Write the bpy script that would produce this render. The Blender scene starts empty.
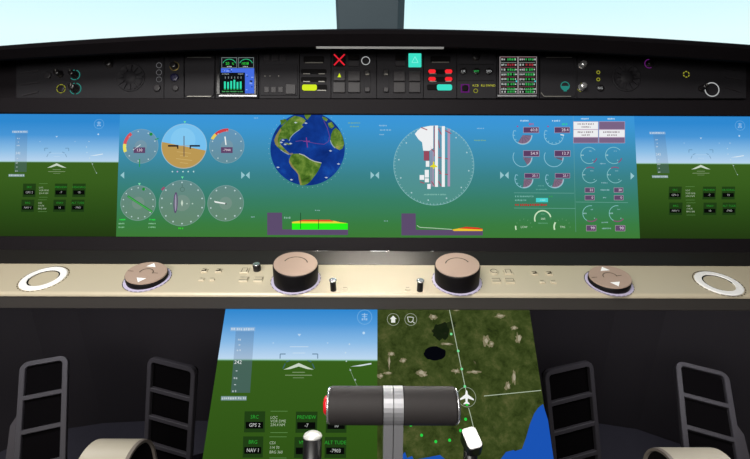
import bpy, math, random
from mathutils import Vector, Matrix
random.seed(7)
sc = bpy.context.scene
C = sc.collection
R = math.radians

# ------------------------------------------------------------------ camera
F = 425.0
EYE = Vector((0, 0, 1.15))
PITCH, ROLL = R(18), R(0.2)
A = Vector((0, math.cos(PITCH), -math.sin(PITCH)))
B0 = Vector((0, math.sin(PITCH), math.cos(PITCH)))
X0 = Vector((1, 0, 0))
RX = X0 * math.cos(ROLL) + B0 * math.sin(ROLL)
RB = B0 * math.cos(ROLL) - X0 * math.sin(ROLL)
cam_d = bpy.data.cameras.new('camera')
cam = bpy.data.objects.new('camera', cam_d)
C.objects.link(cam)
cam_d.sensor_fit = 'HORIZONTAL'
cam_d.sensor_width = 36
cam_d.lens = F / 750 * 36
cam_d.clip_start = 0.02
M = Matrix((RX, RB, -A)).transposed().to_4x4()
M.translation = EYE
cam.matrix_world = M
sc.camera = cam


def ray(px, py):
    return A + RX * ((px - 375) / F) + RB * ((229.5 - py) / F)


def P(px, py, d):
    return EYE + ray(px, py) * d


def W(X, d, y):
    """point at lateral offset X, depth d, whose row in the photo is y (no roll)"""
    return EYE + X0 * X + A * d + B0 * ((229.5 - y) / F * d)


class Frame:
    """flat frame in the place: o origin, x right, y up the surface, z out of it"""
    def __init__(s, o, y, x=X0):
        s.o = Vector(o)
        s.x = Vector(x).normalized()
        s.y = (Vector(y) - s.x * Vector(y).dot(s.x)).normalized()
        s.z = s.x.cross(s.y)

    def L(s, px, py, z=0.0):
        r = ray(px, py)
        t = (s.o + s.z * z - EYE).dot(s.z) / r.dot(s.z)
        q = EYE + r * t - s.o
        return (q.dot(s.x), q.dot(s.y))

    def S(s, px, py):
        r = ray(px, py)
        return (s.o - EYE).dot(s.z) / r.dot(s.z) / F

    def W(s, x, y, z=0):
        return s.o + s.x * x + s.y * y + s.z * z

    def at(s, px, py, z=0):
        x, y = s.L(px, py, z)
        return Frame(s.W(x, y, z), s.y, s.x)

    def mat(s):
        m = Matrix((s.x, s.y, s.z)).transposed().to_4x4()
        m.translation = s.o
        return m


# ------------------------------------------------------------------ colour + materials
def lin(c):
    c = c / 255.0
    return c / 12.92 if c <= 0.04045 else ((c + 0.055) / 1.055) ** 2.4


def rgb(r, g, b, a=1.0):
    return (lin(r), lin(g), lin(b), a)


def mat(name, col, rough=0.5, metal=0.0, spec=0.5, noise=0.0, scale=60, bump=0.0):
    m = bpy.data.materials.new(name)
    m.use_nodes = True
    nt = m.node_tree
    b = nt.nodes['Principled BSDF']
    b.inputs['Base Color'].default_value = col
    b.inputs['Roughness'].default_value = rough
    b.inputs['Metallic'].default_value = metal
    b.inputs['Specular IOR Level'].default_value = spec
    if noise or bump:
        tc = nt.nodes.new('ShaderNodeTexCoord')
        n = nt.nodes.new('ShaderNodeTexNoise')
        n.inputs['Scale'].default_value = scale
        n.inputs['Detail'].default_value = 4
        nt.links.new(tc.outputs['Object'], n.inputs['Vector'])
        if noise:
            mx = nt.nodes.new('ShaderNodeMixRGB')
            mx.inputs[1].default_value = [c * (1 - noise) for c in col[:3]] + [1]
            mx.inputs[2].default_value = [min(1, c * (1 + noise)) for c in col[:3]] + [1]
            nt.links.new(n.outputs['Fac'], mx.inputs[0])
            nt.links.new(mx.outputs[0], b.inputs['Base Color'])
        if bump:
            bp = nt.nodes.new('ShaderNodeBump')
            bp.inputs['Strength'].default_value = bump
            bp.inputs['Distance'].default_value = 0.001
            nt.links.new(n.outputs['Fac'], bp.inputs['Height'])
            nt.links.new(bp.outputs['Normal'], b.inputs['Normal'])
    return m


def glow(name, col, s=1.0):
    m = bpy.data.materials.new(name)
    m.use_nodes = True
    nt = m.node_tree
    nt.nodes.remove(nt.nodes['Principled BSDF'])
    e = nt.nodes.new('ShaderNodeEmission')
    e.inputs['Color'].default_value = col
    e.inputs['Strength'].default_value = s
    nt.links.new(e.outputs[0], nt.nodes['Material Output'].inputs[0])
    return m


def pixels_mat():
    """lit screen symbols: colour and opacity of each symbol come from its own attribute"""
    m = bpy.data.materials.new('screen_symbols')
    m.use_nodes = True
    nt = m.node_tree
    nt.nodes.remove(nt.nodes['Principled BSDF'])
    at = nt.nodes.new('ShaderNodeAttribute')
    at.attribute_name = 'Col'
    e = nt.nodes.new('ShaderNodeEmission')
    t = nt.nodes.new('ShaderNodeBsdfTransparent')
    mx = nt.nodes.new('ShaderNodeMixShader')
    nt.links.new(at.outputs['Color'], e.inputs['Color'])
    nt.links.new(at.outputs['Alpha'], mx.inputs[0])
    nt.links.new(t.outputs[0], mx.inputs[1])
    nt.links.new(e.outputs[0], mx.inputs[2])
    nt.links.new(mx.outputs[0], nt.nodes['Material Output'].inputs[0])
    return m


def ramp_screen(name, stops):
    """screen picture: bands of colour from the bottom (0) to the top (1) of the screen"""
    m = bpy.data.materials.new(name)
    m.use_nodes = True
    nt = m.node_tree
    nt.nodes.remove(nt.nodes['Principled BSDF'])
    tc = nt.nodes.new('ShaderNodeTexCoord')
    sp = nt.nodes.new('ShaderNodeSeparateXYZ')
    rp = nt.nodes.new('ShaderNodeValToRGB')
    e = nt.nodes.new('ShaderNodeEmission')
    nt.links.new(tc.outputs['Generated'], sp.inputs[0])
    nt.links.new(sp.outputs['Y'], rp.inputs[0])
    nt.links.new(rp.outputs[0], e.inputs[0])
    nt.links.new(e.outputs[0], nt.nodes['Material Output'].inputs[0])
    el = rp.color_ramp.elements
    el[0].position, el[0].color = stops[0][0], rgb(*stops[0][1])
    el[1].position, el[1].color = stops[-1][0], rgb(*stops[-1][1])
    for p, c in stops[1:-1]:
        k = el.new(p)
        k.color = rgb(*c)
    return m


def noise_screen(name, stops, scale, detail=6, rough=0.6, second=None):
    m = bpy.data.materials.new(name)
    m.use_nodes = True
    nt = m.node_tree
    nt.nodes.remove(nt.nodes['Principled BSDF'])
    tc = nt.nodes.new('ShaderNodeTexCoord')

    def branch(stops, scale, off, dist):
        mp = nt.nodes.new('ShaderNodeMapping')
        mp.inputs['Location'].default_value = off
        n = nt.nodes.new('ShaderNodeTexNoise')
        n.inputs['Scale'].default_value = scale
        n.inputs['Detail'].default_value = detail
        n.inputs['Roughness'].default_value = rough
        n.inputs['Distortion'].default_value = dist
        rp = nt.nodes.new('ShaderNodeValToRGB')
        nt.links.new(tc.outputs['Object'], mp.inputs[0])
        nt.links.new(mp.outputs[0], n.inputs['Vector'])
        nt.links.new(n.outputs['Fac'], rp.inputs[0])
        el = rp.color_ramp.elements
        el[0].position, el[0].color = stops[0][0], rgb(*stops[0][1])
        el[1].position, el[1].color = stops[-1][0], rgb(*stops[-1][1])
        for p, c in stops[1:-1]:
            k = el.new(p)
            k.color = rgb(*c)
        return rp
    r1 = branch(stops, scale, (0, 0, 0), 0.25)
    out = r1.outputs[0]
    if second:
        r2 = branch([(second[0], (0, 0, 0)), (second[1], (255, 255, 255))], second[2], (0.37, 1.3, 0), 0.9)
        mx = nt.nodes.new('ShaderNodeMixRGB')
        mx.inputs[2].default_value = rgb(*second[3])
        nt.links.new(r2.outputs[0], mx.inputs[0])
        nt.links.new(out, mx.inputs[1])
        out = mx.outputs[0]
    e = nt.nodes.new('ShaderNodeEmission')
    nt.links.new(out, e.inputs[0])
    nt.links.new(e.outputs[0], nt.nodes['Material Output'].inputs[0])
    return m


M_SYM = pixels_mat()
M_HOOD = mat('hood_leather', rgb(11, 8, 10), 0.8, spec=0.06, noise=.2, scale=90, bump=.2)
M_PANEL = mat('panel_charcoal', rgb(34, 33, 36), 0.62, spec=0.14, noise=.06, scale=40)
M_PANELB = mat('panel_bezel', rgb(21, 18, 21), 0.65, spec=0.12, noise=.06, scale=40)
M_SEAM = mat('seam_black', rgb(12, 11, 12), 0.8, spec=0.1)
M_BUTTON = mat('button_charcoal', rgb(36, 34, 37), 0.5, spec=0.3, noise=.05)
M_BLACK = mat('black_plastic', rgb(20, 18, 20), 0.35, spec=0.5, noise=.05)
M_MATTE = mat('black_matte', rgb(14, 12, 13), 0.8, spec=0.1, noise=.05)
M_KNOBTOP = mat('knob_brown_satin', rgb(170, 147, 132), 0.55, metal=0.05, noise=.04, scale=30)
M_LEDGE = mat('ledge_champagne', rgb(198, 187, 163), 0.36, metal=0.12, noise=.03, scale=12)
M_BARGREY = mat('bar_grey', rgb(112, 112, 112), .5, spec=.2, noise=.03)
M_KNOB = mat('knob_black', rgb(11, 8, 10), .55, spec=.25, noise=.05)
M_RAIL = mat('rail_dark_metal', rgb(84, 80, 77), .45, metal=.4, noise=.04, scale=12)
M_DOME = mat('polished_dome', rgb(232, 232, 228), .2, metal=.3, noise=.02)
M_RISER = mat('riser_dark_metal', rgb(66, 64, 62), 0.36, metal=0.75, noise=.04, scale=12)
M_WHITE = mat('white_enamel', rgb(250, 249, 248), 0.35, noise=.01)
M_LILAC = mat('lilac_ring', rgb(192, 184, 212), 0.4, noise=.02)
M_SILVER = mat('silver_metal', rgb(196, 196, 198), 0.25, metal=0.8, noise=.03)
M_STEEL = mat('brushed_steel', rgb(150, 150, 154), 0.4, metal=0.5, noise=.04, scale=50)
M_GRIP = mat('grip_black_rubber', rgb(46, 43, 43), 0.6, spec=0.2, noise=.06, scale=80)
M_RED = mat('red_button', rgb(205, 24, 34), 0.35, noise=.03)
M_FOOT = mat('footwell_lining', rgb(44, 41, 45), 0.6, spec=0.25, noise=.08, scale=8)
M_FLOOR = mat('floor_mat', rgb(66, 65, 76), 0.75, spec=0.2, noise=.08, scale=30, bump=.2)
M_PEDAL = mat('pedal_frame_grey', rgb(47, 45, 49), 0.55, spec=0.2, noise=.06)
M_PAD = mat('pedal_pad_black', rgb(5, 4, 5), 0.9, spec=0.03, noise=.1)
M_BEIGE = mat('column_beige', rgb(172, 165, 147), 0.45, noise=.03, scale=20)
M_TAUPE = mat('rim_taupe', rgb(120, 112, 104), 0.4, noise=.04)
M_POST = mat('post_slate', rgb(70, 84, 92), 0.6, spec=0.3, noise=.04, scale=14)
M_LINE = mat('engraved_line', rgb(120, 118, 112), 0.4, metal=.3, noise=.02)
M_ENGR = mat('engraved_shadow_paint', rgb(70, 60, 46), 0.6, noise=.05)
M_BLUEB = mat('blue_black_button', rgb(16, 15, 46), 0.35, noise=.04)
M_GOLD = mat('brass_ring', rgb(160, 140, 80), 0.3, metal=.7, noise=.04)
G_TEAL = glow('teal_light', rgb(62, 226, 200))
G_TEALD = glow('teal_ring_light', rgb(40, 128, 118))
G_YEL = glow('yellow_light', rgb(214, 236, 40))
G_YELD = glow('yellow_ring_light', rgb(140, 140, 42))
G_REDL = glow('red_light', rgb(250, 40, 48))
G_PURP = glow('purple_light', rgb(96, 26, 108))
G_WHITE = glow('white_ring_light', rgb(176, 178, 178))
G_GREY = glow('grey_ring_light', rgb(92, 92, 94))
G_GREEN = glow('green_light', rgb(50, 190, 90))


# ------------------------------------------------------------------ mesh builder
class MB:
    def __init__(s, fr=None):
        s.fr = fr
        s.v, s.f, s.c, s.sm = [], [], [], []
        s.smooth = False

    def add(s, vs, fs, col=None, smooth=None):
        n = len(s.v)
        s.v += [tuple(v) for v in vs]
        for f in fs:
            s.f.append([i + n for i in f])
            s.c.append(col)
            s.sm.append(s.smooth if smooth is None else smooth)
        return s

    # flat drawing, local metres
    def poly(s, pts, z=0, col=None):
        a = sum(pts[i - 1][0] * pts[i][1] - pts[i][0] * pts[i - 1][1] for i in range(len(pts)))
        if a < 0:
            pts = pts[::-1]
        return s.add([(x, y, z) for x, y in pts], [list(range(len(pts)))], col)

    def sector(s, cx, cy, r0, r1, a0, a1, z=0, col=None, n=None):
        n = n or max(3, int(abs(a1 - a0) / 7))
        vs, fs = [], []
        for i in range(n + 1):
            t = R(a0 + (a1 - a0) * i / n)
            vs += [(cx + r0 * math.cos(t), cy + r0 * math.sin(t), z), (cx + r1 * math.cos(t), cy + r1 * math.sin(t), z)]
        for i in range(n):
            q = [2 * i, 2 * i + 1, 2 * i + 3, 2 * i + 2]
            fs.append(q if a1 > a0 else q[::-1])
        return s.add(vs, fs, col)

    # flat drawing in photo coordinates on the frame's surface
    def pp(s, pts, z=0, col=None):
        return s.poly([s.fr.L(x, y, z) for x, y in pts], z, col)

    def pr(s, x0, y0, x1, y1, z=0, col=None):
        return s.pp([(x0, y0), (x1, y0), (x1, y1), (x0, y1)], z, col)

    def pl(s, x0, y0, x1, y1, w, z=0, col=None):
        a, b = Vector(s.fr.L(x0, y0, z)), Vector(s.fr.L(x1, y1, z))
        d = (b - a)
        if d.length < 1e-9:
            return s
        n = Vector((-d.y, d.x)).normalized() * (w * s.fr.S(x0, y0) / 2)
        return s.poly([a + n, b + n, b - n, a - n], z, col)

    def path(s, pts, w, z=0, col=None):
        for i in range(len(pts) - 1):
            s.pl(*pts[i], *pts[i + 1], w, z, col)
        return s

    def pc(s, cx, cy, r, z=0, col=None, n=40, r0=None, a0=0, a1=360, sy=1):
        x, y = s.fr.L(cx, cy, z)
        k = s.fr.S(cx, cy)
        if r0 is None and a1 - a0 == 360:
            return s.poly([(x + r * k * math.cos(2 * math.pi * i / n), y + sy * r * k * math.sin(2 * math.pi * i / n)) for i in range(n)], z, col)
        return s.sector(x, y, (r0 or 0) * k, r * k, a0, a1, z, col, n)

    def ticks(s, cx, cy, r, n, w, h, z, col, a0=0, a1=360):
        for i in range(n):
            t = R(a0 + (a1 - a0) * i / (n if a1 - a0 == 360 else n - 1))
            x0, y0 = cx + r * math.cos(t), cy - r * math.sin(t)
            x1, y1 = cx + (r - h) * math.cos(t), cy - (r - h) * math.sin(t)
            s.pl(x0, y0, x1, y1, w, z, col)
        return s

    def greek(s, x0, x1, y, h, z, col):
        x = x0
        while x < x1 - .5:
            w = random.choice((h * .45, h * .6, h * .7))
            w = min(w, x1 - x)
            s.pr(x, y - h / 2 * random.uniform(.6, 1), x + w, y + h / 2 * random.uniform(.6, 1), z, col)
            x += w + h * random.choice((.25, .25, .3, .6))
        return s

    def text(s, t, px, py, h, z, col, align='CENTER'):
        """h: height of a capital, in photo rows"""
        cu = bpy.data.curves.new('t', 'FONT')
        cu.body = t
        cu.align_x = align
        cu.align_y = 'CENTER'
        cu.resolution_u = 2
        cu.size = h * s.fr.S(px, py) / 0.69
        ob = bpy.data.objects.new('t', cu)
        me = bpy.data.meshes.new_from_object(ob)
        x, y = s.fr.L(px, py, z)
        s.add([(v.co.x + x, v.co.y + y, z) for v in me.vertices], [list(p.vertices) for p in me.polygons], col)
        bpy.data.objects.remove(ob)
        bpy.data.curves.remove(cu)
        bpy.data.meshes.remove(me)
        return s

    # solids
    def rings(s, rs, cap0=True, cap1=True, col=None, closed=True, smooth=None):
        n = len(rs[0])
        vs = [v for r in rs for v in r]
        fs = []
        for k in range(len(rs) - 1):
            for i in range(n if closed else n - 1):
                j = (i + 1) % n
                fs.append([k * n + i, k * n + j, (k + 1) * n + j, (k + 1) * n + i])
        s.add(vs, fs, col, smooth)
        m = len(s.v) - len(vs)
        if cap0:
            s.f.append([m + i for i in range(n)][::-1]); s.c.append(col); s.sm.append(False)
        if cap1:
            s.f.append([m + (len(rs) - 1) * n + i for i in range(n)]); s.c.append(col); s.sm.append(False)
        return s

    def prism(s, pts, z0, z1, col=None):
        a = sum(pts[i - 1][0] * pts[i][1] - pts[i][0] * pts[i - 1][1] for i in range(len(pts)))
        if a < 0:
            pts = pts[::-1]
        return s.rings([[(x, y, z0) for x, y in pts], [(x, y, z1) for x, y in pts]], col=col)

    def rbox(s, x0, x1, y0, y1, z0, z1, r=0.002, ch=0.0008, n=4):
        def rr(i):
            q = max(r - i, 1e-5)
            out = []
            for cx, cy, a in ((x1 - i - q, y1 - i - q, 0), (x0 + i + q, y1 - i - q, 90), (x0 + i + q, y0 + i + q, 180), (x1 - i - q, y0 + i + q, 270)):
                for k in range(n + 1):
                    t = R(a + 90 * k / n)
                    out.append((cx + q * math.cos(t), cy + q * math.sin(t)))
            return out
        a, b = rr(0), rr(ch)
        return s.rings([[(x, y, z0) for x, y in a], [(x, y, z1 - ch) for x, y in a], [(x, y, z1) for x, y in b]])

    def pbox(s, px0, py0, px1, py1, z0, z1, r=0.002, ch=0.0008):
        x0, y1 = s.fr.L(px0, py0, z1)
        x1, y0 = s.fr.L(px1, py1, z1)
        return s.rbox(x0, x1, y0, y1, z0, z1, r, ch)

    def lathe(s, prof, cx=0, cy=0, n=32, axis='Z', flute=0, fl=0.0, cz=0, smooth=True):
        rs = []
        for r, z in prof:
            ring = []
            for i in range(n):
                t = 2 * math.pi * i / n
                q = r * (1 - (fl if (flute and i % 2) else 0))
                a, b = q * math.cos(t), q * math.sin(t)
                ring.append((cx + a, cy + b, cz + z) if axis == 'Z' else (cx + z, cy + a, cz + b))
            rs.append(ring)
        return s.rings(rs, True, True, smooth=smooth)

    def extrude_x(s, yz, x0, x1):
        a = sum(yz[i - 1][0] * yz[i][1] - yz[i][0] * yz[i - 1][1] for i in range(len(yz)))
        if a < 0:
            yz = yz[::-1]
        return s.rings([[(x0, y, z) for y, z in yz], [(x1, y, z) for y, z in yz]])

    def tube(s, pts, r, n=10):
        pts = [Vector(p) for p in pts]
        rs = []
        for i, p in enumerate(pts):
            d = (pts[min(i + 1, len(pts) - 1)] - pts[max(i - 1, 0)]).normalized()
            u = d.cross(Vector((0.31, 0.2, 0.93))).normalized()
            w = d.cross(u)
            q = r[i] if isinstance(r, (list, tuple)) else r
            rs.append([p + u * q * math.cos(2 * math.pi * k / n) + w * q * math.sin(2 * math.pi * k / n) for k in range(n)])
        return s.rings(rs, smooth=True)

    def build(s, name, m, parent=None, loc=None, label=None):
        me = bpy.data.meshes.new(name)
        me.from_pydata(s.v, [], s.f)
        me.materials.append(m)
        if any(c is not None for c in s.c):
            ca = me.color_attributes.new('Col', 'FLOAT_COLOR', 'CORNER')
            for p, c in zip(me.polygons, s.c):
                for li in p.loop_indices:
                    ca.data[li].color = c or (1, 1, 1, 1)
        for p, q in zip(me.polygons, s.sm):
            p.use_smooth = q
        me.update()
        o = bpy.data.objects.new(name, me)
        C.objects.link(o)
        if parent:
            o.parent = parent
        if loc:
            o.location = loc
        if label:
            o['label'] = label
        return o


def thing(name, label, cat, fr, group=None):
    o = bpy.data.objects.new(name, None)
    C.objects.link(o)
    o.empty_display_size = .03
    o.matrix_world = fr.mat()
    o['label'] = label
    o['category'] = cat
    if group:
        o['group'] = group
    return o


def struct(name, mb, m, label=None):
    o = mb.build(name, m)
    o['kind'] = 'structure'
    if label:
        o['label'] = label
    return o


def copy_part(o, parent, loc, label=None):
    c = o.copy()
    C.objects.link(c)
    c.parent = parent
    c.location = loc
    if label:
        c['label'] = label
    elif 'label' in c:
        del c['label']
    for ch in o.children:
        d = ch.copy()
        C.objects.link(d)
        d.parent = c
    return c


WORLD = Frame((0, 0, 0), (0, 1, 0))

# ------------------------------------------------------------------ the planes of the cockpit
T = R(3.8)
PANEL = Frame(EYE + A * 0.8 + B0 * 0.1007, A * math.sin(T) + B0 * math.cos(T))      # main panel face
LT = R(28.4)
LEDGE = Frame(EYE + A * 0.716 - B0 * 0.0855, A * math.cos(LT) + B0 * math.sin(LT))   # top of the control ledge
PT = R(25)
PED = Frame(EYE + A * 0.72 - B0 * 0.1346, A * math.sin(PT) + B0 * math.cos(PT))      # pedestal face

# ------------------------------------------------------------------ setting
fl = MB(); fl.rings([[(-1.45, -.7, -.04), (1.45, -.7, -.04), (1.45, 1.45, -.04), (-1.45, 1.45, -.04)],
                     [(-1.45, -.7, 0), (1.45, -.7, 0), (1.45, 1.45, 0), (-1.45, 1.45, 0)]])
struct('floor', fl, M_FLOOR, 'dark blue grey cockpit floor in the footwells')
plan = [(-1.45, .80), (-1.36, 1.0), (-1.24, 1.13), (-1.107, 1.221), (-.985, 1.251), (-.83, 1.262), (0, 1.27), (.80, 1.262), (.944, 1.23),
        (1.049, 1.165), (1.2, 1.06), (1.36, .93), (1.45, .80)]
wl = MB()
fr_ = [(x, y, 0) for x, y in plan] + [(x, y + .05, 0) for x, y in plan[::-1]]
tp_ = [(x, y, 1.02) for x, y in plan] + [(x, y + .05, 1.02) for x, y in plan[::-1]]
wl.rings([fr_, tp_])
struct('wall_front', wl, M_FOOT, 'dark charcoal lining at the back of the footwells')
for nm, sx in (('wall_left', -1), ('wall_right', 1)):
    w = MB()
    x0, x1 = sorted((sx * 1.45, sx * 1.5))
    w.rings([[(x0, -.7, 0), (x1, -.7, 0), (x1, 1.6, 0), (x0, 1.6, 0)], [(x0, -.7, 1.97), (x1, -.7, 1.97), (x1, 1.6, 1.97), (x0, 1.6, 1.97)]])
    struct(nm, w, M_FOOT, 'dark sidewall lining of the cockpit')
M_CEIL = mat('headliner', rgb(176, 170, 160), .8, spec=.1, noise=.04)
w = MB(); w.rings([[(-1.5, -.75, 1.97), (1.5, -.75, 1.97), (1.5, 1.02, 1.97), (-1.5, 1.02, 1.97)], [(-1.5, -.75, 2.0), (1.5, -.75, 2.0), (1.5, 1.02, 2.0), (-1.5, 1.02, 2.0)]])
struct('ceiling', w, M_CEIL, 'pale cockpit headliner')
w = MB(); w.rings([[(-1.5, -.75, 0), (1.5, -.75, 0), (1.5, -.7, 0), (-1.5, -.7, 0)], [(-1.5, -.75, 1.97), (1.5, -.75, 1.97), (1.5, -.7, 1.97), (-1.5, -.7, 1.97)]])
struct('wall_back', w, M_FOOT, 'dark wall at the back of the cockpit')

# windscreen post and panes
def postpt(px, d):
    return W((px - 375) / F * d, d, 20)
post = MB()
d0 = 1.13
sec = [((335 - 375) / F * d0, 0), ((338 - 375) / F * d0, -.012), ((397 - 375) / F * d0, -.012), ((404.5 - 375) / F * d0, .03), ((404.5 - 375) / F * d0, .09), ((335 - 375) / F * d0, .09)]
rs = []
for z, y in ((1.10, 1.335), (1.95, 1.12)):
    rs.append([(x * (1 if z < 1.2 else 1.02), y + dy, z) for x, dy in sec])
post.rings(rs)
struct('trim_1', post, M_POST, 'slate grey centre post between the two windscreen panes')
gm = bpy.data.materials.new('windscreen_glass'); gm.use_nodes = True
nt = gm.node_tree; nt.nodes.remove(nt.nodes['Principled BSDF'])
tr = nt.nodes.new('ShaderNodeBsdfTransparent'); tr.inputs[0].default_value = (1, 1, 1, 1)
gl = nt.nodes.new('ShaderNodeBsdfGlossy'); gl.inputs['Roughness'].default_value = .02
mx = nt.nodes.new('ShaderNodeMixShader'); mx.inputs[0].default_value = .008
nt.links.new(tr.outputs[0], mx.inputs[1]); nt.links.new(gl.outputs[0], mx.inputs[2]); nt.links.new(mx.outputs[0], nt.nodes['Material Output'].inputs[0])
for nm, xa, xb, lb in (('window_1', -1.42, -.128, 'left windscreen pane looking onto pale sky'), ('window_2', .098, 1.42, 'right windscreen pane looking onto pale sky')):
    g = MB()
    g.rings([[(xa, 1.375, 1.08), (xb, 1.375, 1.08), (xb, 1.383, 1.08), (xa, 1.383, 1.08)],
             [(xa, 1.16, 1.95), (xb, 1.16, 1.95), (xb, 1.168, 1.95), (xa, 1.168, 1.95)]])
    struct(nm, g, gm, lb)

# ------------------------------------------------------------------ glareshield
def y_top(px):
    dx = (px - 385) / 380
    return 28.6 + (17.6 if dx < 0 else 15.5) * abs(dx) ** 1.75


def y_bot(px):
    dx = (px - 378) / 378
    return 47.5 + 14.5 * abs(dx) ** 1.7


GS = Frame(W(0, .735, 47), (0, 1, 0))
t = thing('glareshield', 'black curved glareshield hood running across the top of the instrument panel', 'glareshield', GS)
hb = MB()
rs = []
NX = 48
for i in range(NX + 1):
    X = -1.3 + 2.6 * i / NX
    px = 375 + F * X / .735
    yt, yb = y_top(px), y_bot(px)
    top = W(X, .745, yt)
    pts = [W(X, .806, yb - 7), W(X, .748, yb), W(X, .740, yb - 1.5), W(X, .726, yt + 5), W(X, .729, yt + 1.2), top,
           Vector((X, 1.33, top.z - .07)), Vector((X, 1.33, top.z - .085))]
    rs.append([p - GS.o for p in pts])
hb.smooth = False
hb.rings(rs)
hb.build('hood', M_HOOD, t)
# the flood light bar under the lip
LBF = Frame(W(0, .742, 47.5), (0, 1, 0))
lt = thing('light_bar', 'thin grey flood light bar under the centre of the glareshield lip', 'light', LBF)
xa, xb = (316 - 375) / F * .742, (443 - 375) / F * .742
b = MB(); b.rbox(xa, xb, -.004, .012, -.0005, .0012, .0005, .0003)
b.build('housing', M_BARGREY, lt)
b = MB(); b.rbox(xa, xb, -.0056, -.0042, -.0026, .0002, .0005, .0003)
b.build('front_lip', M_BARGREY, lt)
b = MB(); b.rbox(xa + .004, xb - .004, .000, .008, -.0010, -.0004, .0002, .0002)
G_FLOOD = glow('flood_light', (1, .93, .80, 1), 3)
b.build('diffuser', G_FLOOD, lt, label='glowing warm white strip on the underside')

# ------------------------------------------------------------------ instrument panel body
IP = PANEL.at(376, 176)
t = thing('instrument_panel', 'charcoal instrument panel body framing the wide displays', 'instrument panel', IP)
b = MB(IP)
XA, XB = -1.2, 1.2
yl = lambda y, z=0: IP.L(376, y, z)[1]
out = [(XA, yl(251)), (XB, yl(251))]
for i in range(25):
    X = XB + (XA - XB) * i / 24
    out.append((X - IP.o.x, yl(y_bot(375 + F * X / .82) - 3.5)))
b.prism(out, -.055, -.0065)
b.build('panel_body', M_PANELB, t)
b = MB(IP); b.rbox(XA, XB, yl(114.2, .006), yl(98.8, .006), -.0064, .006, .001, .0012)
b.build('upper_bezel', M_PANELB, t)
b = MB(IP); b.rbox(XA, XB, yl(251.5, .006), yl(237.4, .006), -.0064, .006, .001, .0012)
b.build('lower_bezel', M_PANELB, t)
for px0, px1 in ((-140, -18), (764, 880)):
    b = MB(IP); b.pbox(px0, 114.2, px1, 237.4, -.0064, .006, .001, .0012)
    b.build('side_bezel', M_PANELB, t)
for x0, x1 in ((313, 327.5), (369.5, 389.5), (431, 434)):
    b = MB(IP); b.pbox(x0, 250.8, x1, 252.2, .0055, .0075, .0004, .0003)
    b.build('indicator_strip', M_SILVER, t, label='small silver strip on the lower bezel')

# ------------------------------------------------------------------ control units of the upper strip
UG = 'control units in the strip under the glareshield'
UZ = .003


def unit(x0, x1, label, name='control_unit', cat='control unit', y1=98.2):
    fr = PANEL.at((x0 + x1) / 2, 80)
    t = thing(name, label, cat, fr, UG)
    b = MB(fr)
    g = .35
    pts = []
    n = 8
    for i in range(n + 1):
        x = x0 + g + (x1 - x0 - 2 * g) * i / n
        pts.append((x, y_bot(x) - 2.5))
    pts = pts[::-1]
    pts = [(x0 + g, y1)] + [(x1 - g, y1)] + pts
    pl = [fr.L(x, y, UZ) for x, y in pts]
    b.prism(pl, -.0064, UZ)
    b.build('faceplate', M_PANEL, t)
    return t, fr


KP = {}


def knob(t, fr, px, py, rp, h=.011, m=None, ring=None, ringr=1.5, label=None, rw=.8, tip=True, dash=None):
    m = m or M_BLACK
    k = fr.S(px, py)
    x, y = fr.L(px, py, UZ)
    b = MB()
    r = rp * k
    b.lathe([(r * 1.12, 0), (r * 1.12, h * .14), (r, h * .18), (r * .95, h * .86), (r * .82, h), (r * .3, h)], n=24, flute=1, fl=.06)
    o = b.build('control_knob', m, t, (x, y, UZ), label)
    if tip:
        b = MB(); b.rbox(-r * .1, r * .1, r * .1, r * .75, h, h + .0006, .0001, .0001)
        b.build('pointer', M_LINE, o)
    if ring:
        b = MB()
        segs = dash or [(0, 360)]
        for a0, a1 in segs:
            b.sector(0, 0, r * ringr, (rp * ringr + rw) * k, a0, a1, .0004)
        b.build('dial_ring', ring, o)
    return o


def ringlight(t, fr, px, py, rp, w, g, label=None, name='dial_ring', dash=None, cap=None):
    b = MB(fr)
    for a0, a1 in (dash or [(0, 360)]):
        b.pc(px, py, rp, UZ + .0005, r0=rp - w, a0=a0, a1=a1, n=max(4, int((a1 - a0) / 10)))
    o = b.build(name, g, t, label=label)
    return o


def button(t, fr, x0, y0, x1, y1, m=None, h=.003, name='push_button', label=None, r=.0012, z0=UZ - .0005, ch=.0007):
    b = MB(fr)
    b.pbox(x0, y0, x1, y1, z0, UZ + h, r, ch)
    return b.build(name, m or M_BUTTON, t, label=label)


def roundbutton(t, fr, px, py, rp, m=None, h=.003, label=None):
    k = fr.S(px, py)
    x, y = fr.L(px, py, UZ)
    r = rp * k
    b = MB(); b.lathe([(r, -.0005), (r, h * .7), (r * .85, h), (r * .4, h * .9)], n=24)
    return b.build('round_button', m or M_BUTTON, t, (x, y, UZ), label)


def vent(t, fr, px, py, rp):
    k = fr.S(px, py)
    x, y = fr.L(px, py, UZ)
    r = rp * k
    b = MB()
    b.lathe([(r, 0), (r * .98, .0012), (r * .9, .0012), (r * .86, .0004), (r * .45, .0004), (r * .42, .003), (r * .1, .0035)], n=40)
    o = b.build('round_vent', M_PANEL, t, (x, y, UZ))
    for i in range(12):
        a = 2 * math.pi * i / 12
        b = MB()
        c, s_ = math.cos(a), math.sin(a)
        q = [(r * .46, -r * .05), (r * .88, -r * .12), (r * .88, r * .09), (r * .46, r * .05)]
        b.prism([(u * c - v * s_, u * s_ + v * c) for u, v in q], .0003, .0026)
        b.build('vane', M_PANEL, o)
    return o


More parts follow.
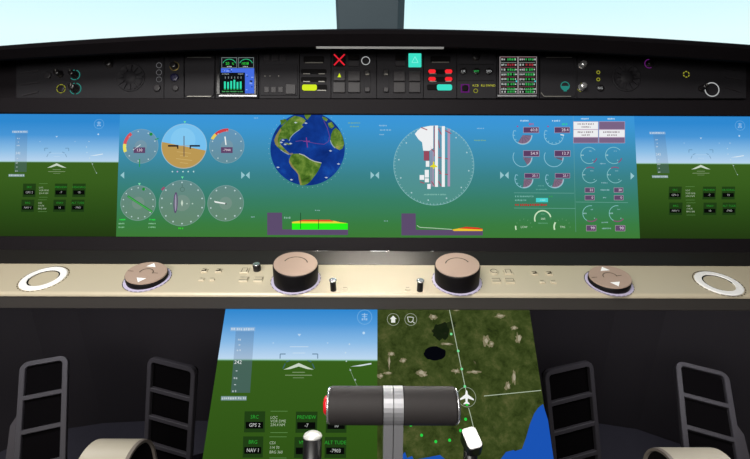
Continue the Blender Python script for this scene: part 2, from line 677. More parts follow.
def slot(t, fr, x0, y0, x1, y1, lines=(), h=.0012):
    """recessed-looking pill with a dark face and metal lower lip dashes"""
    b = MB(fr); b.pbox(x0, y0, x1, y1, UZ - .0005, UZ + .0012, .003, .0004)
    o = b.build('indicator_slot', M_SEAM, t)
    for a0, a1 in lines:
        b = MB(fr); b.pbox(a0, y1 - .55, a1, y1 + .35, UZ, UZ + .0016, .0002, .0002)
        b.build('metal_lip', M_LINE, o)
    return o


def pill(t, fr, x0, y0, x1, y1, g, label):
    b = MB(fr); b.pbox(x0, y0, x1, y1, UZ, UZ + .002, .0035, .0006)
    return b.build('indicator_light', g, t, label=label)


def grille(t, fr, pts):
    for x0, y0, x1, y1 in pts:
        b = MB(fr)
        p = [fr.L(*q, UZ) for q in ((x0, y0), (x1, y1), (x1, y1 + 1.4), (x0, y0 + 1.4))]
        b.prism(p, UZ - .0005, UZ + .0014)
        b.build('grille_louvre', M_BUTTON, t)


# U1 : left end
t, fr = unit(16, 164, 'wide control unit at the left end with louvres, knobs, teal rings and a round vent')
grille(t, fr, [(20.5, 72.6, 38.5, 70.2), (20.5, 84, 38.5, 81.6), (22.5, 95, 38.5, 91.2)])
roundbutton(t, fr, 48, 75.5, 3.6)
knob(t, fr, 60.5, 74.5, 3.1, .013)
d3 = [(-75, 75), (100, 170)]
knob(t, fr, 75, 75, 3.0, .013, ring=G_TEALD, dash=[(-60, 75), (95, 140), (220, 290)], label='black knob inside a teal dial ring', rw=.8)
ringlight(t, fr, 61, 88.7, 4.6, .8, G_YELD, 'yellow dial ring', dash=[(i * 60 + 6, i * 60 + 54) for i in range(6)])
roundbutton(t, fr, 61, 88.7, 3.4, M_BLACK, .0015)
knob(t, fr, 75.5, 88.7, 3.4, .013, ring=G_TEALD, dash=[(-80, 80), (100, 150), (200, 260)], label='black knob inside a teal dial ring', rw=.9)
knob(t, fr, 109.5, 64, 4.0, .008, tip=False)
b = MB(fr); b.pr(88, 66, 98, 66.6, UZ + .0004)
vent(t, fr, 130.5, 77.5, 14.5)
for y in (65.3, 72.4, 79.4):
    ringlight(t, fr, 159, y, 2.9, .6, G_GREY)
roundbutton(t, fr, 157, 88, 3.8)
# U2
t, fr = unit(164, 184, 'narrow control unit with a brass ringed knob above a blue black button')
knob(t, fr, 174.5, 66.3, 3.4, .008, ring=M_GOLD, ringr=1.15, label='black knob in a brass ring', tip=False)
roundbutton(t, fr, 174.7, 77.6, 4.0, M_BLUEB, .003, 'dark blue button')
roundbutton(t, fr, 175.6, 88.2, 3.2)
# blank covers


def cover(x0, x1, label, lines):
    t, fr = unit(x0, x1, label, 'blank_cover', 'cover panel')
    b = MB(fr); b.pbox(x0 + 1, 56.8, x1 - 1, 96.8, UZ - .001, UZ + .002, .006, .0012)
    b.build('raised_lid', M_PANEL, t)
    for a, y0_, c, y1_ in lines:
        b = MB(fr)
        b.pl(a, y0_, c, y1_, .8, UZ + .0023)
        b.build('edge_line', M_LINE, t)
    return t, fr


cover(184.3, 214.8, 'blank rounded cover plate left of the small engine display', [(187, 57.4, 211, 57.4), (187, 96.3, 211, 96.3)])

W_ = rgb(235, 245, 245)


def sbx(a):  # small display helper
    return a


# U4 small left display
t, fr = unit(215.2, 258.6, 'small square standby display with blue and green engine readouts', 'standby_display', 'display')
b = MB(fr); b.pbox(217.5, 55.6, 256, 94.3, UZ - .001, UZ + .003, .001, .0005); b.build('bezel', M_BLACK, t)
Z = UZ + .0032
b = MB(fr); b.pr(219.5, 57.2, 254.3, 93.6, Z, rgb(16, 20, 22)); b.build('screen', M_SYM, t)
g = MB(fr)
grn, cy_, bl = rgb(40, 200, 90), rgb(60, 230, 190), rgb(70, 110, 225)
g.pr(221, 68.2, 254.2, 72.6, Z + .0003, bl)
g.pr(245, 72.6, 254.2, 93.4, Z + .0003, bl)
for i in range(16):
    x, y = random.uniform(221.5, 243) if i < 6 else random.uniform(245.5, 252.5), random.uniform(69, 71.5) if i < 6 else random.uniform(73.5, 92)
    g.pr(x, y, x + random.uniform(1, 3), y + .8, Z + .0005, rgb(150, 180, 250) if i % 2 else rgb(20, 30, 60))
g.build('blue_readout', M_SYM, t)
g = MB(fr)
for x0 in (221.5, 238.3):
    for (a, bb, c, d) in ((x0, 57.4, x0 + 15.5, 57.9), (x0, 67.4, x0 + 15.5, 67.9), (x0, 57.4, x0 + .5, 67.9), (x0 + 15, 57.4, x0 + 15.5, 67.9)):
        g.pr(a, bb, c, d, Z + .0003, rgb(120, 130, 130))
    g.pc(x0 + 7.7, 66, 7.3, Z + .0003, rgb(50, 190, 130), r0=6.7, a0=25, a1=155)
g.text('20', 227.4, 63.6, 2.6, Z + .0005, rgb(60, 220, 70)); g.text('%', 233, 63.8, 2.2, Z + .0005, rgb(60, 220, 70))
g.text('1038', 245, 63.6, 2.6, Z + .0005, rgb(60, 220, 70))
g.greek(227, 232, 66.6, 1.2, Z + .0005, rgb(190, 200, 200)); g.greek(243, 248.5, 66.6, 1.2, Z + .0005, rgb(190, 200, 200))
g.build('dial_readout', M_SYM, t)
g = MB(fr)
for i in range(6):
    x = 224 + i * 3.15
    h = (81.5, 82, 81, 79.8, 82, 81.5)[i]
    g.pr(x, h, x + 1.8, 88.6, Z + .0003, rgb(50, 225, 180))
    g.pr(x + 1, 76.5, x + 1.6, 78.6, Z + .0003, rgb(140, 150, 150))
    g.pr(x, 88.9, x + 1.8, 89.5, Z + .0003, grn)
g.greek(222, 243, 91.5, 1.4, Z + .0004, rgb(80, 170, 100))
g.greek(222, 229, 74, 1.1, Z + .0004, rgb(150, 160, 160)); g.greek(238, 243.5, 74, 1.1, Z + .0004, rgb(150, 160, 160))
g.build('bar_chart', M_SYM, t)
b = MB(fr); b.pbox(218.7, 94.7, 256.8, 96.7, UZ, UZ + .006, .0004, .0004)
b.build('sill', M_STEEL, t, label='pale metal sill below the screen')

# U5
t, fr = unit(259, 299.4, 'dark blank control unit with an inset plate and one small white ring')
b = MB(fr); b.pbox(261, 64.2, 297.2, 95.4, UZ - .001, UZ + .0012, .001, .0006); ip = b.build('inset_plate', M_PANEL, t)
ringlight(t, fr, 291, 71.4, 3.2, .6, G_GREY)
button(t, fr, 285.5, 84, 295.5, 94)
for x in (264, 271, 278):
    button(t, fr, x, 86.5, x + 5, 92.5, h=.0022)
for x in (264, 272, 280):
    button(t, fr, x, 54.5, x + 6, 60.5, h=.0015)
b = MB(fr)
for x in (265, 270, 278.7):
    b.pc(x, 76, .5, UZ + .0014, n=8)
b.build('marking_dots', M_LINE, t)
# U6
t, fr = unit(299.4, 331, 'control unit of pill slots with a yellow light glowing at the bottom')
slot(t, fr, 303.5, 56, 324, 62.6, [(305, 323)])
slot(t, fr, 300.8, 69, 326.5, 73.7, [(303, 310), (318.5, 325)])
slot(t, fr, 300.8, 76.8, 326.5, 81.6, [(303, 310), (318.5, 325)])
slot(t, fr, 301.5, 84.4, 327, 90.4, [(317, 326)])
pill(t, fr, 302, 84.4, 316.8, 90.2, G_YEL, 'lit yellow pill light')
# U7
t, fr = unit(331, 376.6, 'control unit with a red cross light and a small yellow triangle')
button(t, fr, 333, 53.4, 345.2, 65.8, M_MATTE)
b = MB(fr)
b.pl(334, 54.3, 344.6, 65.2, 1.5, UZ + .0034); b.pl(344.6, 54.3, 334, 65.2, 1.5, UZ + .0037)
b.build('cross_light', glow('red_cross_light', rgb(225, 36, 52)), t, label='red lit cross')
button(t, fr, 348.5, 54.2, 359, 59.6, M_MATTE); button(t, fr, 348.5, 60.6, 359, 66)
ringlight(t, fr, 365.7, 60.7, 4.4, .75, G_WHITE)
button(t, fr, 333.6, 70.4, 345, 80.6)
b = MB(fr); b.pp([(337.6, 77.2), (341.2, 77.2), (339.4, 73)], UZ + .0033); b.build('triangle_light', G_YEL, t, label='yellow lit triangle')
button(t, fr, 348, 70.8, 360, 80.8); button(t, fr, 333, 82, 345, 92.4); button(t, fr, 348, 82, 360, 92.4)


def toggle(t, fr, px, y0, y1):
    b = MB(fr); b.pbox(px - 3, y0 - 1, px + 3, y1 + 3.5, UZ - .001, UZ + .0008, .002, .0003)
    o = b.build('toggle_slide', M_PANEL, t)
    for y, m in ((y0, M_BLACK), (y1, M_BUTTON)):
        b = MB(fr); b.pbox(px - 2.6, y - 1, px + 2.6, y + 3.8, UZ, UZ + .0035, .002, .001)
        b.build('slide_stop', m, o)
    b = MB(fr); b.pbox(px - 2, y0 + 3.2, px + 2, y0 + 4.2, UZ, UZ + .0042, .0003, .0002); b.build('metal_lip', M_LINE, o)


toggle(t, fr, 367.3, 70.5, 88)
# U8
t, fr = unit(376.6, 423.4, 'control unit with a glowing teal triangle square')
toggle(t, fr, 386, 70.5, 88)
button(t, fr, 395.4, 54.2, 405.6, 59.6, M_MATTE); button(t, fr, 395.4, 60.6, 405.6, 66)
b = MB(fr); b.pbox(408.6, 53.2, 421.4, 66.6, UZ - .0005, UZ + .003, .0008, .0005)
o = b.build('square_light', G_TEAL, t, label='teal lit square with a triangle outline')
b = MB(fr); b.path([(411.8, 62.6), (418.2, 62.6), (415, 56.6), (411.8, 62.6)], .7, UZ + .0034); b.build('triangle_mark', glow('pale_teal', rgb(130, 245, 225)), o)
for x in (393.6, 409):
    button(t, fr, x, 71, x + 11.5, 81); button(t, fr, x, 82, x + 11.5, 92.4)
# U9
t, fr = unit(423.4, 456.8, 'control unit with four red lights above a teal pill light')
slot(t, fr, 430.5, 56, 450.6, 62.2, [(432, 449)])
for y in (69.2, 76.8):
    slot(t, fr, 427.6, y, 453, y + 4.6, [(429.5, 436.5), (445.5, 451.5)])
    pill(t, fr, 428.4, y, 435.8, y + 4, G_REDL, 'lit red pill light'); pill(t, fr, 445, y, 452.4, y + 4, G_REDL, 'lit red pill light')
slot(t, fr, 427, 84.2, 452, 90, [])
pill(t, fr, 437, 84.2, 452.2, 90, G_TEAL, 'lit teal pill light')
# U10
t, fr = unit(456.8, 496.4, 'control unit with tiny green and yellow letters and a purple square')
knob(t, fr, 475.7, 57, 3.8, .006, tip=False)
b = MB(fr); b.pr(458, 64.2, 494, 64.7, UZ + .0004); b.pr(458, 80.4, 494, 80.8, UZ + .0004); b.build('seam_line', M_SEAM, t)
for px, m in ((463.5, G_WHITE), (476.4, G_GREEN), (489, G_WHITE)):
    roundbutton(t, fr, px, 71.5, 3.4, M_BLACK, .0024)
b = MB(fr); b.text('UR', 463.4, 71.3, 2.2, UZ + .0034, None); b.text('SPD', 489, 71.3, 2.2, UZ + .0034, None); b.build('button_text', G_WHITE, t)
b = MB(fr); b.text('WY', 476.4, 71.3, 2.2, UZ + .0034, None); b.build('button_text', G_GREEN, t, label='green lit letters')
b = MB(fr)
for q in ((460.8, 84.2, 469.4, 85.4), (460.8, 91.4, 469.4, 92.6), (460.8, 85.4, 462, 91.4), (468.2, 85.4, 469.4, 91.4)):
    b.pr(*q, UZ + .0006)
b.build('square_ring', G_PURP, t, label='purple lit square ring')
roundbutton(t, fr, 465.1, 88.4, 3.2, M_MATTE, .003)
b = MB(fr); b.text('KCB', 475.6, 85.6, 2.2, UZ + .0005, None); b.text('RLI', 483, 85.6, 2.2, UZ + .0005, None); b.text('SWND', 490.6, 85.6, 2.2, UZ + .0005, None)
b.build('yellow_text', glow('yellow_text_light', rgb(190, 190, 60)), t)
ringlight(t, fr, 475.7, 90.8, 2.3, .7, G_YELD, 'yellow ring')
# U11 right small display
t, fr = unit(496.4, 539.4, 'small square standby display with two columns of green text', 'standby_display', 'display')
b = MB(fr); b.pbox(498.2, 55.4, 537.8, 94.3, UZ - .001, UZ + .003, .001, .0005); b.build('bezel', M_BLACK, t)
b = MB(fr); b.pr(499.6, 56.6, 536.8, 93.8, Z, rgb(150, 142, 144)); b.build('screen', M_SYM, t)
for x0, x1 in ((500.4, 517.4), (518.6, 536.2)):
    g = MB(fr)
    g.pr(x0, 57, x1, 93.4, Z + .0002, rgb(18, 22, 20))
    ys = [59.4, 64.8, 69.6, 74.4, 79.2, 84.2, 89, 91.8]
    for i, y in enumerate(ys):
        g.greek(x0 + 1, x0 + 6, y, 2.2, Z + .0004, rgb(170, 175, 172))
        c = rgb(150, 46, 54) if i == 1 else rgb(52, 160, 76)
        g.greek(x0 + 7, x1 - 2, y, 2.6, Z + .0004, c)
        g.greek(x1 - 2.4, x1 - .4, y, 1.8, Z + .0004, rgb(190, 200, 195))
        g.pr(x0, y - 2.5, x1 - 1, y - 2, Z + .0004, rgb(130, 135, 132) if i % 2 else rgb(120, 70, 78))
    g.pr(x1 - 1.6, 80.5, x1 - .4, 82, Z + .0005, rgb(60, 220, 230))
    g.build('text_column', M_SYM, t)
b = MB(fr); b.pbox(497.8, 94.7, 536.8, 96.7, UZ, UZ + .006, .0004, .0004)
b.build('sill', M_STEEL, t, label='pale metal sill below the screen')
# U12
t, fr = cover(539.8, 577, 'blank cover plate with one half filled teal circle', [(546, 57.4, 572, 57.4), (544, 96.3, 571, 96.3), (541, 92.4, 544, 96.3)])
b = MB(fr); b.pc(565.1, 86, 4.6, UZ + .0025, r0=3.7); b.pc(565.1, 86, 3.7, UZ + .0025, r0=0.001, a0=180, a1=360); b.pr(563.6, 90.2, 566.8, 91.4, UZ + .0025)
b.build('half_circle_light', G_TEALD, t, label='teal half filled circle mark')
# U13
t, fr = unit(577, 746.5, 'wide control unit at the right end with silver knobs and a large white ring')
knob(t, fr, 581.5, 65.6, 3.4, .012, M_SILVER, tip=False, label='silver knob'); knob(t, fr, 581.5, 87.6, 3.4, .012, M_SILVER, tip=False, label='silver knob', ring=G_YELD, ringr=1.2, rw=.5, dash=[(30, 100), (200, 260)])
ringlight(t, fr, 598.3, 72.3, 1.9, .8, G_YELD, 'yellow ring'); ringlight(t, fr, 598.3, 79.4, 1.9, .8, G_YELD, 'yellow ring')
roundbutton(t, fr, 600.3, 88.2, 3.4, M_BLACK, .003)
b = MB(fr); b.text('NG', 600.3, 88.1, 2.3, UZ + .004, None); b.build('button_text', G_WHITE, t)
vent(t, fr, 626.5, 77.5, 14.5)
knob(t, fr, 649, 63.8, 3.6, .007, tip=False, ring=G_PURP, ringr=1.1, rw=.7, dash=[(60, 300)], label='black knob with a purple ring')
ringlight(t, fr, 686.3, 74.3, 3.4, 1.1, G_YELD, 'yellow dotted ring', dash=[(i * 60 + 10, i * 60 + 50) for i in range(6)])
ringlight(t, fr, 712, 89.5, 7.4, 1.0, G_WHITE, 'large white ring')
knob(t, fr, 701, 88.6, 2.8, .014, M_BLACK, label='black lever knob with a bright tip')
grille(t, fr, [(725, 67, 741, 69.4), (725, 76.5, 741, 78.9), (726, 87, 740, 91)])

# ------------------------------------------------------------------ wide displays
PFD_STOPS = [(0, (34, 56, 18)), (.22, (44, 76, 24)), (.45, (56, 92, 30)), (.602, (60, 96, 32)), (.604, (130, 180, 140)), (.612, (184, 212, 238)), (.70, (140, 190, 230)), (.82, (72, 150, 214)), (.93, (46, 136, 208)), (1, (46, 136, 210))]
LOW_STOPS = [(0, (46, 78, 22)), (.3, (50, 86, 24)), (.712, (56, 94, 28)), (.714, (120, 190, 110)), (.722, (196, 220, 240)), (.80, (140, 190, 230)), (.9, (80, 154, 216)), (1, (46, 134, 204))]
CEN_STOPS = [(0, (62, 122, 52)), (.12, (58, 124, 66)), (.3, (56, 126, 100)), (.5, (58, 130, 138)), (.7, (62, 142, 178)), (.88, (60, 150, 210)), (1, (58, 150, 220))]
M_PFD = ramp_screen('flight_picture', PFD_STOPS)
M_PFD2 = ramp_screen('flight_picture_right', [(p - .014 if .3 < p < .99 else p, c) for p, c in PFD_STOPS])
M_LOW = None
M_CEN = ramp_screen('centre_backdrop', CEN_STOPS)
z1, z2, z3, z4, z5 = .0006, .0010, .0014, .0018, .0022
WH = rgb(214, 232, 240)


def screen(t, fr, pts, m):
    b = MB(fr)
    b.prism([fr.L(x, y) for x, y in pts], -.006, 0)
    return b.build('screen', m, t)


def flight_symbols(t, fr, mp, sc_, hy, big):
    """mp: maps unit symbol coordinates of the left wide display into this display"""
    q = lambda x, y: mp(x, y, 1)
    k = sc_
    al = .75 if big else .55
    wh = rgb(225, 236, 236, al)
    g = MB(fr)
    g.pp([q(15.5, 133), q(27.5, 133), q(26.5, 172), q(14.5, 172)], z1, rgb(90, 110, 140, .35 if big else .24))
    for (a, y, b_) in ((12, 131.8, 28), (8.5, 175.4, 24.5)):
        g.pp([q(a, y - 1.3), q(b_, y - 1.3), q(b_, y + 1.3), q(a, y + 1.3)], z2, rgb(170, 195, 215, .45))
        g.greek(q(a + .5, y)[0], q(b_ - .5, y)[0], q(a, y)[1], 1.7 * k, z3, rgb(230, 238, 242, .55))
    for y in (138.5, 145.5, 163, 171):
        x_, y_ = q(18.6 - (y - 138) * .06, y)
        g.greek(x_ - 1.4 * k, x_ + 1.4 * k, y_, 1.4 * k, z3, rgb(225, 236, 240, .5))
    for y in (142, 158.5, 167):
        x_, y_ = q(18.6 - (y - 138) * .06, y)
        g.pr(x_ - .6 * k, y_ - .3 * k, x_ + .6 * k, y_ + .3 * k, z3, rgb(225, 236, 240, .6))
    x_, y_ = q(18, 153.2)
    g.text('242', x_, y_, 2.3 * k, z3, rgb(240, 245, 245, .9 if big else .7))
    g.build('speed_tape', M_SYM, t)
    q = lambda x, y: mp(x, y, 0)
    g = MB(fr)
    cx = 56.7
    g.pp([q(cx, 163.2), q(cx + 9.6, 167.8), q(cx + 5.5, 167.4), q(cx, 165.6), q(cx - 5.5, 167.4), q(cx - 9.6, 167.8)], z2, rgb(205, 218, 200, .95))
    g.build('chevron_symbol', M_SYM, t)
    g = MB(fr)
    for w, y, aa in ((8.5, 171.6, .55), (4, 169.6, .5), (3.5, 173.4, .35)):
        g.pp([q(cx - w, y - .25), q(cx + w, y - .25), q(cx + w, y + .25), q(cx - w, y + .25)], z2, rgb(170, 190, 150, aa))
    for w, y in (((6, 143.8), (4, 147.6)) if big else ((6, 153.2), (3, 156.5))):
        g.pp([q(cx - w, y - .2), q(cx + w, y - .2), q(cx + w, y + .2), q(cx - w, y + .2)], z2, rgb(220, 235, 245, .6 if big else .35))
    for sgn in (-1, 1):
        for (a, b_, c, d) in ((12, 148.2, 8.5, 148.2), (12, 148.2, 12, 151), (8, 153, 5.5, 152), (10, 157, 8.6, 154)):
            g.pl(*q(cx + sgn * a, b_), *q(cx + sgn * c, d), .7 * (k if big else 1), z2, rgb(64, 100, 124, .7 if big else .5))
    g.build('bracket_symbol', M_SYM, t)
    g = MB(fr)
    g.pp([q(cx, 137.6), q(cx - 1.2, 136), q(cx + 1.2, 136)], z2, rgb(200, 225, 245, .7))
    for x in (40, 75):
        g.pc(*q(x, 141.5), .5 * k, z2, rgb(200, 225, 245, .5), n=8)
    g.build('pitch_symbol', M_SYM, t)
    q = lambda x, y: mp(x, y, 1)
    g = MB(fr)
    x_, y_ = q(99, 124)
    g.pc(x_, y_, 5 * k, z2, rgb(150, 205, 245, .45), r0=4.6 * k)
    for (dx, dy, w, h) in ((-2, -2, 4, .6), (-1.6, -.6, 3.2, .5), (-2, .8, 1.2, 1.4), (.6, .8, 1.2, 1.4), (-.4, -2.6, .7, 4.6)):
        g.pr(x_ + dx * k, y_ + dy * k, x_ + (dx + w) * k, y_ + (dy + h) * k, z2, rgb(190, 225, 250, .5))
    x_, y_ = q(98.3, 134.3); g.pc(x_, y_, .9 * k, z2, rgb(200, 228, 248, .8), n=10)
    g.build('icon', M_SYM, t)
    g = MB(fr)
    g.pp([q(89.5, 155.8), q(102.8, 153.6), q(103, 154.4), q(96, 155.6)], z2, rgb(225, 238, 244, .85))
    pts = [q(89, 141.5), q(86.5, 147), q(87, 152.5), q(89.5, 158), q(92.5, 164), q(96.5, 173)]
    for i, (x, y) in enumerate(pts):
        g.pc(x, y, .55 * k, z2, rgb(215, 232, 238, .55), n=8)
    g.path([q(89, 157), q(91.5, 163), q(96, 172.5)], .4 * k, z2, rgb(190, 210, 190, .3))
    g.build('glide_symbol', M_SYM, t)


def ap_buttons(t, fr, rects, mids, k, txt):
    for (x0, y0, x1, y1, s1, s2) in rects:
        g = MB(fr)
        h = y1 - y0
        g.pp([(x0 + .6, y0), (x1, y0), (x1 - .6, y1), (x0, y1)], z1, rgb(26, 52, 20, .8))
        g.pr(x0 + .08 * (x1 - x0), y0 + .5 * h, x1 - .1 * (x1 - x0), y0 + .82 * h, z2, rgb(8, 10, 8))
        g.text(s1, (x0 + x1) / 2, y0 + .27 * h, .155 * h, z3, rgb(44, 176, 56, txt))
        g.text(s2, (x0 + x1) / 2, y0 + .66 * h, .15 * h, z3, rgb(222, 226, 222, txt))
        g.build('autopilot_button', M_SYM, t)
    for (x0, x1, ys, ls, yt, yb) in mids:
        g = MB(fr)
        for yy in (yt, yb):
            g.pr(x0, yy - .15 * k, x1, yy + .15 * k, z2, rgb(130, 180, 110, .5))
        for y, s_ in zip(ys, ls):
            g.text(s_, x0, y, 1.55 * k, z3, rgb(216, 230, 205, .6), 'LEFT')
        g.build('readout', M_SYM, t)


DG = 'wide displays across the instrument panel'
# left
LD = PANEL.at(56, 176)
tL = thing('flight_display', 'left blue and green flight display beside the round gauges', 'display', LD, DG)
screen(tL, LD, [(-18, 113), (119.9, 113), (115.9, 238.6), (-19, 238.6)], M_PFD)
flight_symbols(tL, LD, lambda x, y, m: (x, y), 1, 162, False)
ap_rows = lambda dx, dy: [(22.6 + dx, 183.6 + dy, 36 + dx, 197 + dy, 'SRC', 'GPS 2'), (54.4 + dx, 183.6 + dy, 67.4 + dx, 197 + dy, 'PREVIEW', '-7'), (72.2 + dx, 183.6 + dy, 85.8 + dx, 197 + dy, 'HEADING', '10'),
                          (21 + dx, 199.6 + dy, 34.4 + dx, 211.8 + dy, 'BRG', 'NAV 1'), (53 + dx, 199.6 + dy, 66 + dx, 211.8 + dy, 'VNAV', '10'), (71 + dx, 199.6 + dy, 84.6 + dx, 211.8 + dy, 'ALT TUDE', '-7903')]
mid_rows = lambda dx, dy: [(39 + dx, 47.6 + dx, (187.6 + dy, 190.4 + dy, 193.3 + dy), ('LOC', 'VOR DME', '234.4 NM'), 183.6 + dy, 197.2 + dy),
                           (38 + dx, 46.8 + dx, (203 + dy, 205.8 + dy, 208.7 + dy), ('CDI', '114.70', 'BRG 360'), 199.8 + dy, 211.6 + dy)]
ap_buttons(tL, LD, ap_rows(0, 0), mid_rows(0, 0), 1, .55)
# right
RD = PANEL.at(700, 176)
tR = thing('flight_display', 'right blue and green flight display beside the engine readouts', 'display', RD, DG)
screen(tR, RD, [(634.1, 113), (764, 113), (767, 238.6), (640.1, 238.6)], M_PFD2)
def rmap(x, y, m):
    if m and x < 35:
        return (x + 637.4 + (y - 131.8) * .14, y + 1.2)
    return (x + (641 if m else 644.2), y + 1.6)


flight_symbols(tR, RD, rmap, 1, 163, False)
ap_buttons(tR, RD, [(668.4, 186.6, 681.8, 199.4, 'SRC', 'GPS 2'), (702.4, 186.6, 716, 199.4, 'PREVIEW', '-7'), (721.4, 186.6, 735.2, 199.4, 'HEADING', '10'),
                    (668.8, 202.6, 682.6, 215, 'BRG', 'NAV 1'), (703, 202.6, 716.8, 215, 'VNAV', '10'), (722.2, 202.6, 736.2, 215, 'ALT TUDE', '-7903')],
           [(685.6, 694.6, (190.4, 193.4, 196.2), ('LOC', 'VOR DME', '234.4 NM'), 186.6, 200), (686.4, 695.4, (206, 208.8, 211.6), ('CDI', '114.70', 'BRG 360'), 202.8, 215)], 1, .55)

# centre
CD = PANEL.at(377, 176)
tC = thing('centre_display', 'wide blue to green centre display with gauges, a globe and engine readouts', 'display', CD, DG)
screen(tC, CD, [(120, 113), (634, 113), (640, 238.6), (116, 238.6)], M_CEN)
DISC = rgb(136, 150, 148, .42)


def gauge_base(cx, cy, r, n=12, name=None, th=1.2):
    g = MB(CD)
    g.pc(cx, cy, r, z1, DISC, n=48)
    g.pc(cx, cy, r, z2, rgb(150, 185, 190, .32), r0=r - .6, n=48)
    g.pc(cx, cy, r * .35, z2, rgb(150, 160, 155, .25))
    for i in range(n):
        a = 2 * math.pi * (i + .5) / n
        g.pc(cx + (r - 2.6) * math.cos(a), cy + (r - 2.6) * math.sin(a), th * .6, z3, rgb(200, 222, 224, .75), n=8)
    return g


def tri(g, x, y, s_, col, up=False):
    k = -1 if up else 1
    g.pp([(x - s_, y - k * s_ * .8), (x + s_, y - k * s_ * .8), (x, y + k * s_ * .9)], z4, col)


# airspeed
g = gauge_base(140.8, 146.2, 17.6, 9)
g.pc(140.8, 146.2, 17.8, z3, rgb(212, 84, 92), r0=14.6, a0=128, a1=172, n=10)
g.pc(140.8, 146.2, 17.8, z3, rgb(232, 224, 96), r0=14.6, a0=172, a1=201, n=8)
g.pr(133.6, 147.4, 145.2, 153, z3, rgb(96, 68, 104)); g.text('130', 139.4, 150.2, 2.8, z4, rgb(236, 224, 232))
g.pl(133, 150, 140.6, 144.6, .9, z3, rgb(220, 235, 235, .7))
g.pc(151, 134.2, 1.6, z4, rgb(34, 140, 60)); g.pl(155, 139.6, 158.6, 138.4, .9, z4, rgb(34, 150, 70))
g.pl(139.6, 159, 139.6, 167, .9, z4, rgb(40, 150, 70))
g.build('airspeed_gauge', M_SYM, tC, label='round gauge with a red and yellow arc on its left')
# attitude
g = MB(CD)
cx, cy, r = 184, 146, 22.6
g.pc(cx, cy, r, z1, rgb(118, 192, 238), n=60)
g.pc(cx - 1, cy - 6, r * .55, z2, rgb(150, 214, 246, .35), n=40)
a0 = math.degrees(math.atan2(-(141.8 - cy), 161.6 - cx)); a1 = math.degrees(math.atan2(-(150.6 - cy), 206.2 - cx))
pts = []
for i in range(41):
    a = R(a0 + (360 + a1 - a0) * i / 40)
    pts.append((cx + r * math.cos(a), cy - r * math.sin(a)))
g.pp(pts, z3, rgb(186, 152, 84))
for y, w in ((152.5, 7), (156, 4), (159.5, 8), (163, 4)):
    g.pl(cx - w, y - w * .12, cx + w, y + w * .12, .5, z4, rgb(214, 186, 120, .8))
g.pc(cx, cy, r + .3, z4, rgb(170, 205, 220, .5), r0=r - .5, n=60)
for sgn in (-1, 1):
    g.pr(min(cx + sgn * 6, cx + sgn * 16), 145, max(cx + sgn * 6, cx + sgn * 16), 146.7, z5, rgb(34, 30, 40))
    g.pr(min(cx + sgn * 5.6, cx + sgn * 6.9), 145, max(cx + sgn * 5.6, cx + sgn * 6.9), 148.8, z5, rgb(34, 30, 40))
g.pr(cx - .4, 136, cx + .4, 156.5, z5, rgb(88, 70, 74)); g.pr(cx - 5.5, 145.4, cx + 5.5, 146.2, z5, rgb(170, 160, 150, .8))
tri(g, 184.8, 122.2, 1.3, rgb(110, 220, 160))
for i, x in enumerate((172.4, 177.4, 183, 188.2, 193.6)):
    g.pc(x, 171.6, .8, z4, rgb(190, 170, 210) if i == 1 else rgb(180, 215, 215), n=8)
g.build('attitude_indicator', M_SYM, tC, label='round attitude ball, blue above tan ground')
# altimeter
g = gauge_base(226.8, 146, 17.6, 10)
g.pc(226.8, 146, 17.8, z3, rgb(230, 206, 90), r0=14.8, a0=134, a1=155, n=8)
g.pc(226.8, 146, 17.8, z3, rgb(206, 66, 72), r0=14.8, a0=86, a1=134, n=10)
g.pr(221, 147.2, 232.6, 153, z3, rgb(96, 68, 104)); g.text('-7900', 226.8, 150.1, 2.3, z4, rgb(236, 224, 232))
g.pp([(224.3, 136.6), (225.6, 136.6), (226.6, 145), (225.4, 145)], z4, rgb(238, 244, 240))
g.build('altimeter', M_SYM, tC, label='round gauge with a red arc at its top left')
# bearing
g = gauge_base(138.2, 203, 17.8, 14)
g.pl(127.6, 196, 152.4, 212, 2.2, z3, rgb(48, 140, 62)); g.pl(128, 196.6, 152, 212, .7, z4, rgb(80, 180, 90))
g.pc(143.6, 189.2, 1.5, z4, rgb(30, 140, 50)); tri(g, 139.4, 184.2, 1.4, rgb(130, 225, 170))
g.greek(119.6, 125.4, 219.6, 1.8, z3, rgb(40, 220, 70)); g.greek(149.4, 156, 219.6, 1.8, z3, rgb(40, 220, 70))
for y in (223.6, 227.2):
    g.greek(118.6, 124.6, y, 1.6, z3, rgb(150, 205, 165, .8)); g.greek(148.6, 155.6, y, 1.6, z3, rgb(150, 205, 165, .8))
g.build('bearing_gauge', M_SYM, tC, label='round gauge crossed by a green needle')
g = gauge_base(182, 203, 23.2, 14, th=1.4)
g.pc(175.6, 202.6, 10.4, z3, rgb(120, 90, 130), n=4)
g.v, g.f, g.c, g.sm = g.v[:-4], g.f[:-1], g.c[:-1], g.sm[:-1]
x_, y_ = CD.L(175.6, 202.6, z3); k_ = CD.S(175, 202)
vs, fs = [], []
for i in range(28):
    a = 2 * math.pi * i / 28
    vs += [(x_ + 2.1 * k_ * math.cos(a), y_ + 10.6 * k_ * math.sin(a), z3), (x_ + 1.1 * k_ * math.cos(a), y_ + 8.6 * k_ * math.sin(a), z3)]
for i in range(28):
    j = (i + 1) % 28
    fs.append([2 * i, 2 * j, 2 * j + 1, 2 * i + 1])
g.add(vs, fs, rgb(92, 74, 110))
g.pl(175.4, 194, 175.8, 211, 1.2, z2, rgb(176, 150, 190, .8))
g.pp([(182, 199.6), (183.2, 203), (182, 206.6), (180.8, 203)], z3, rgb(205, 222, 205, .9))
for dx in (-11, 5, 10.5):
    g.pc(182 + dx, 203.6, .8, z3, rgb(190, 215, 200, .7), n=8)
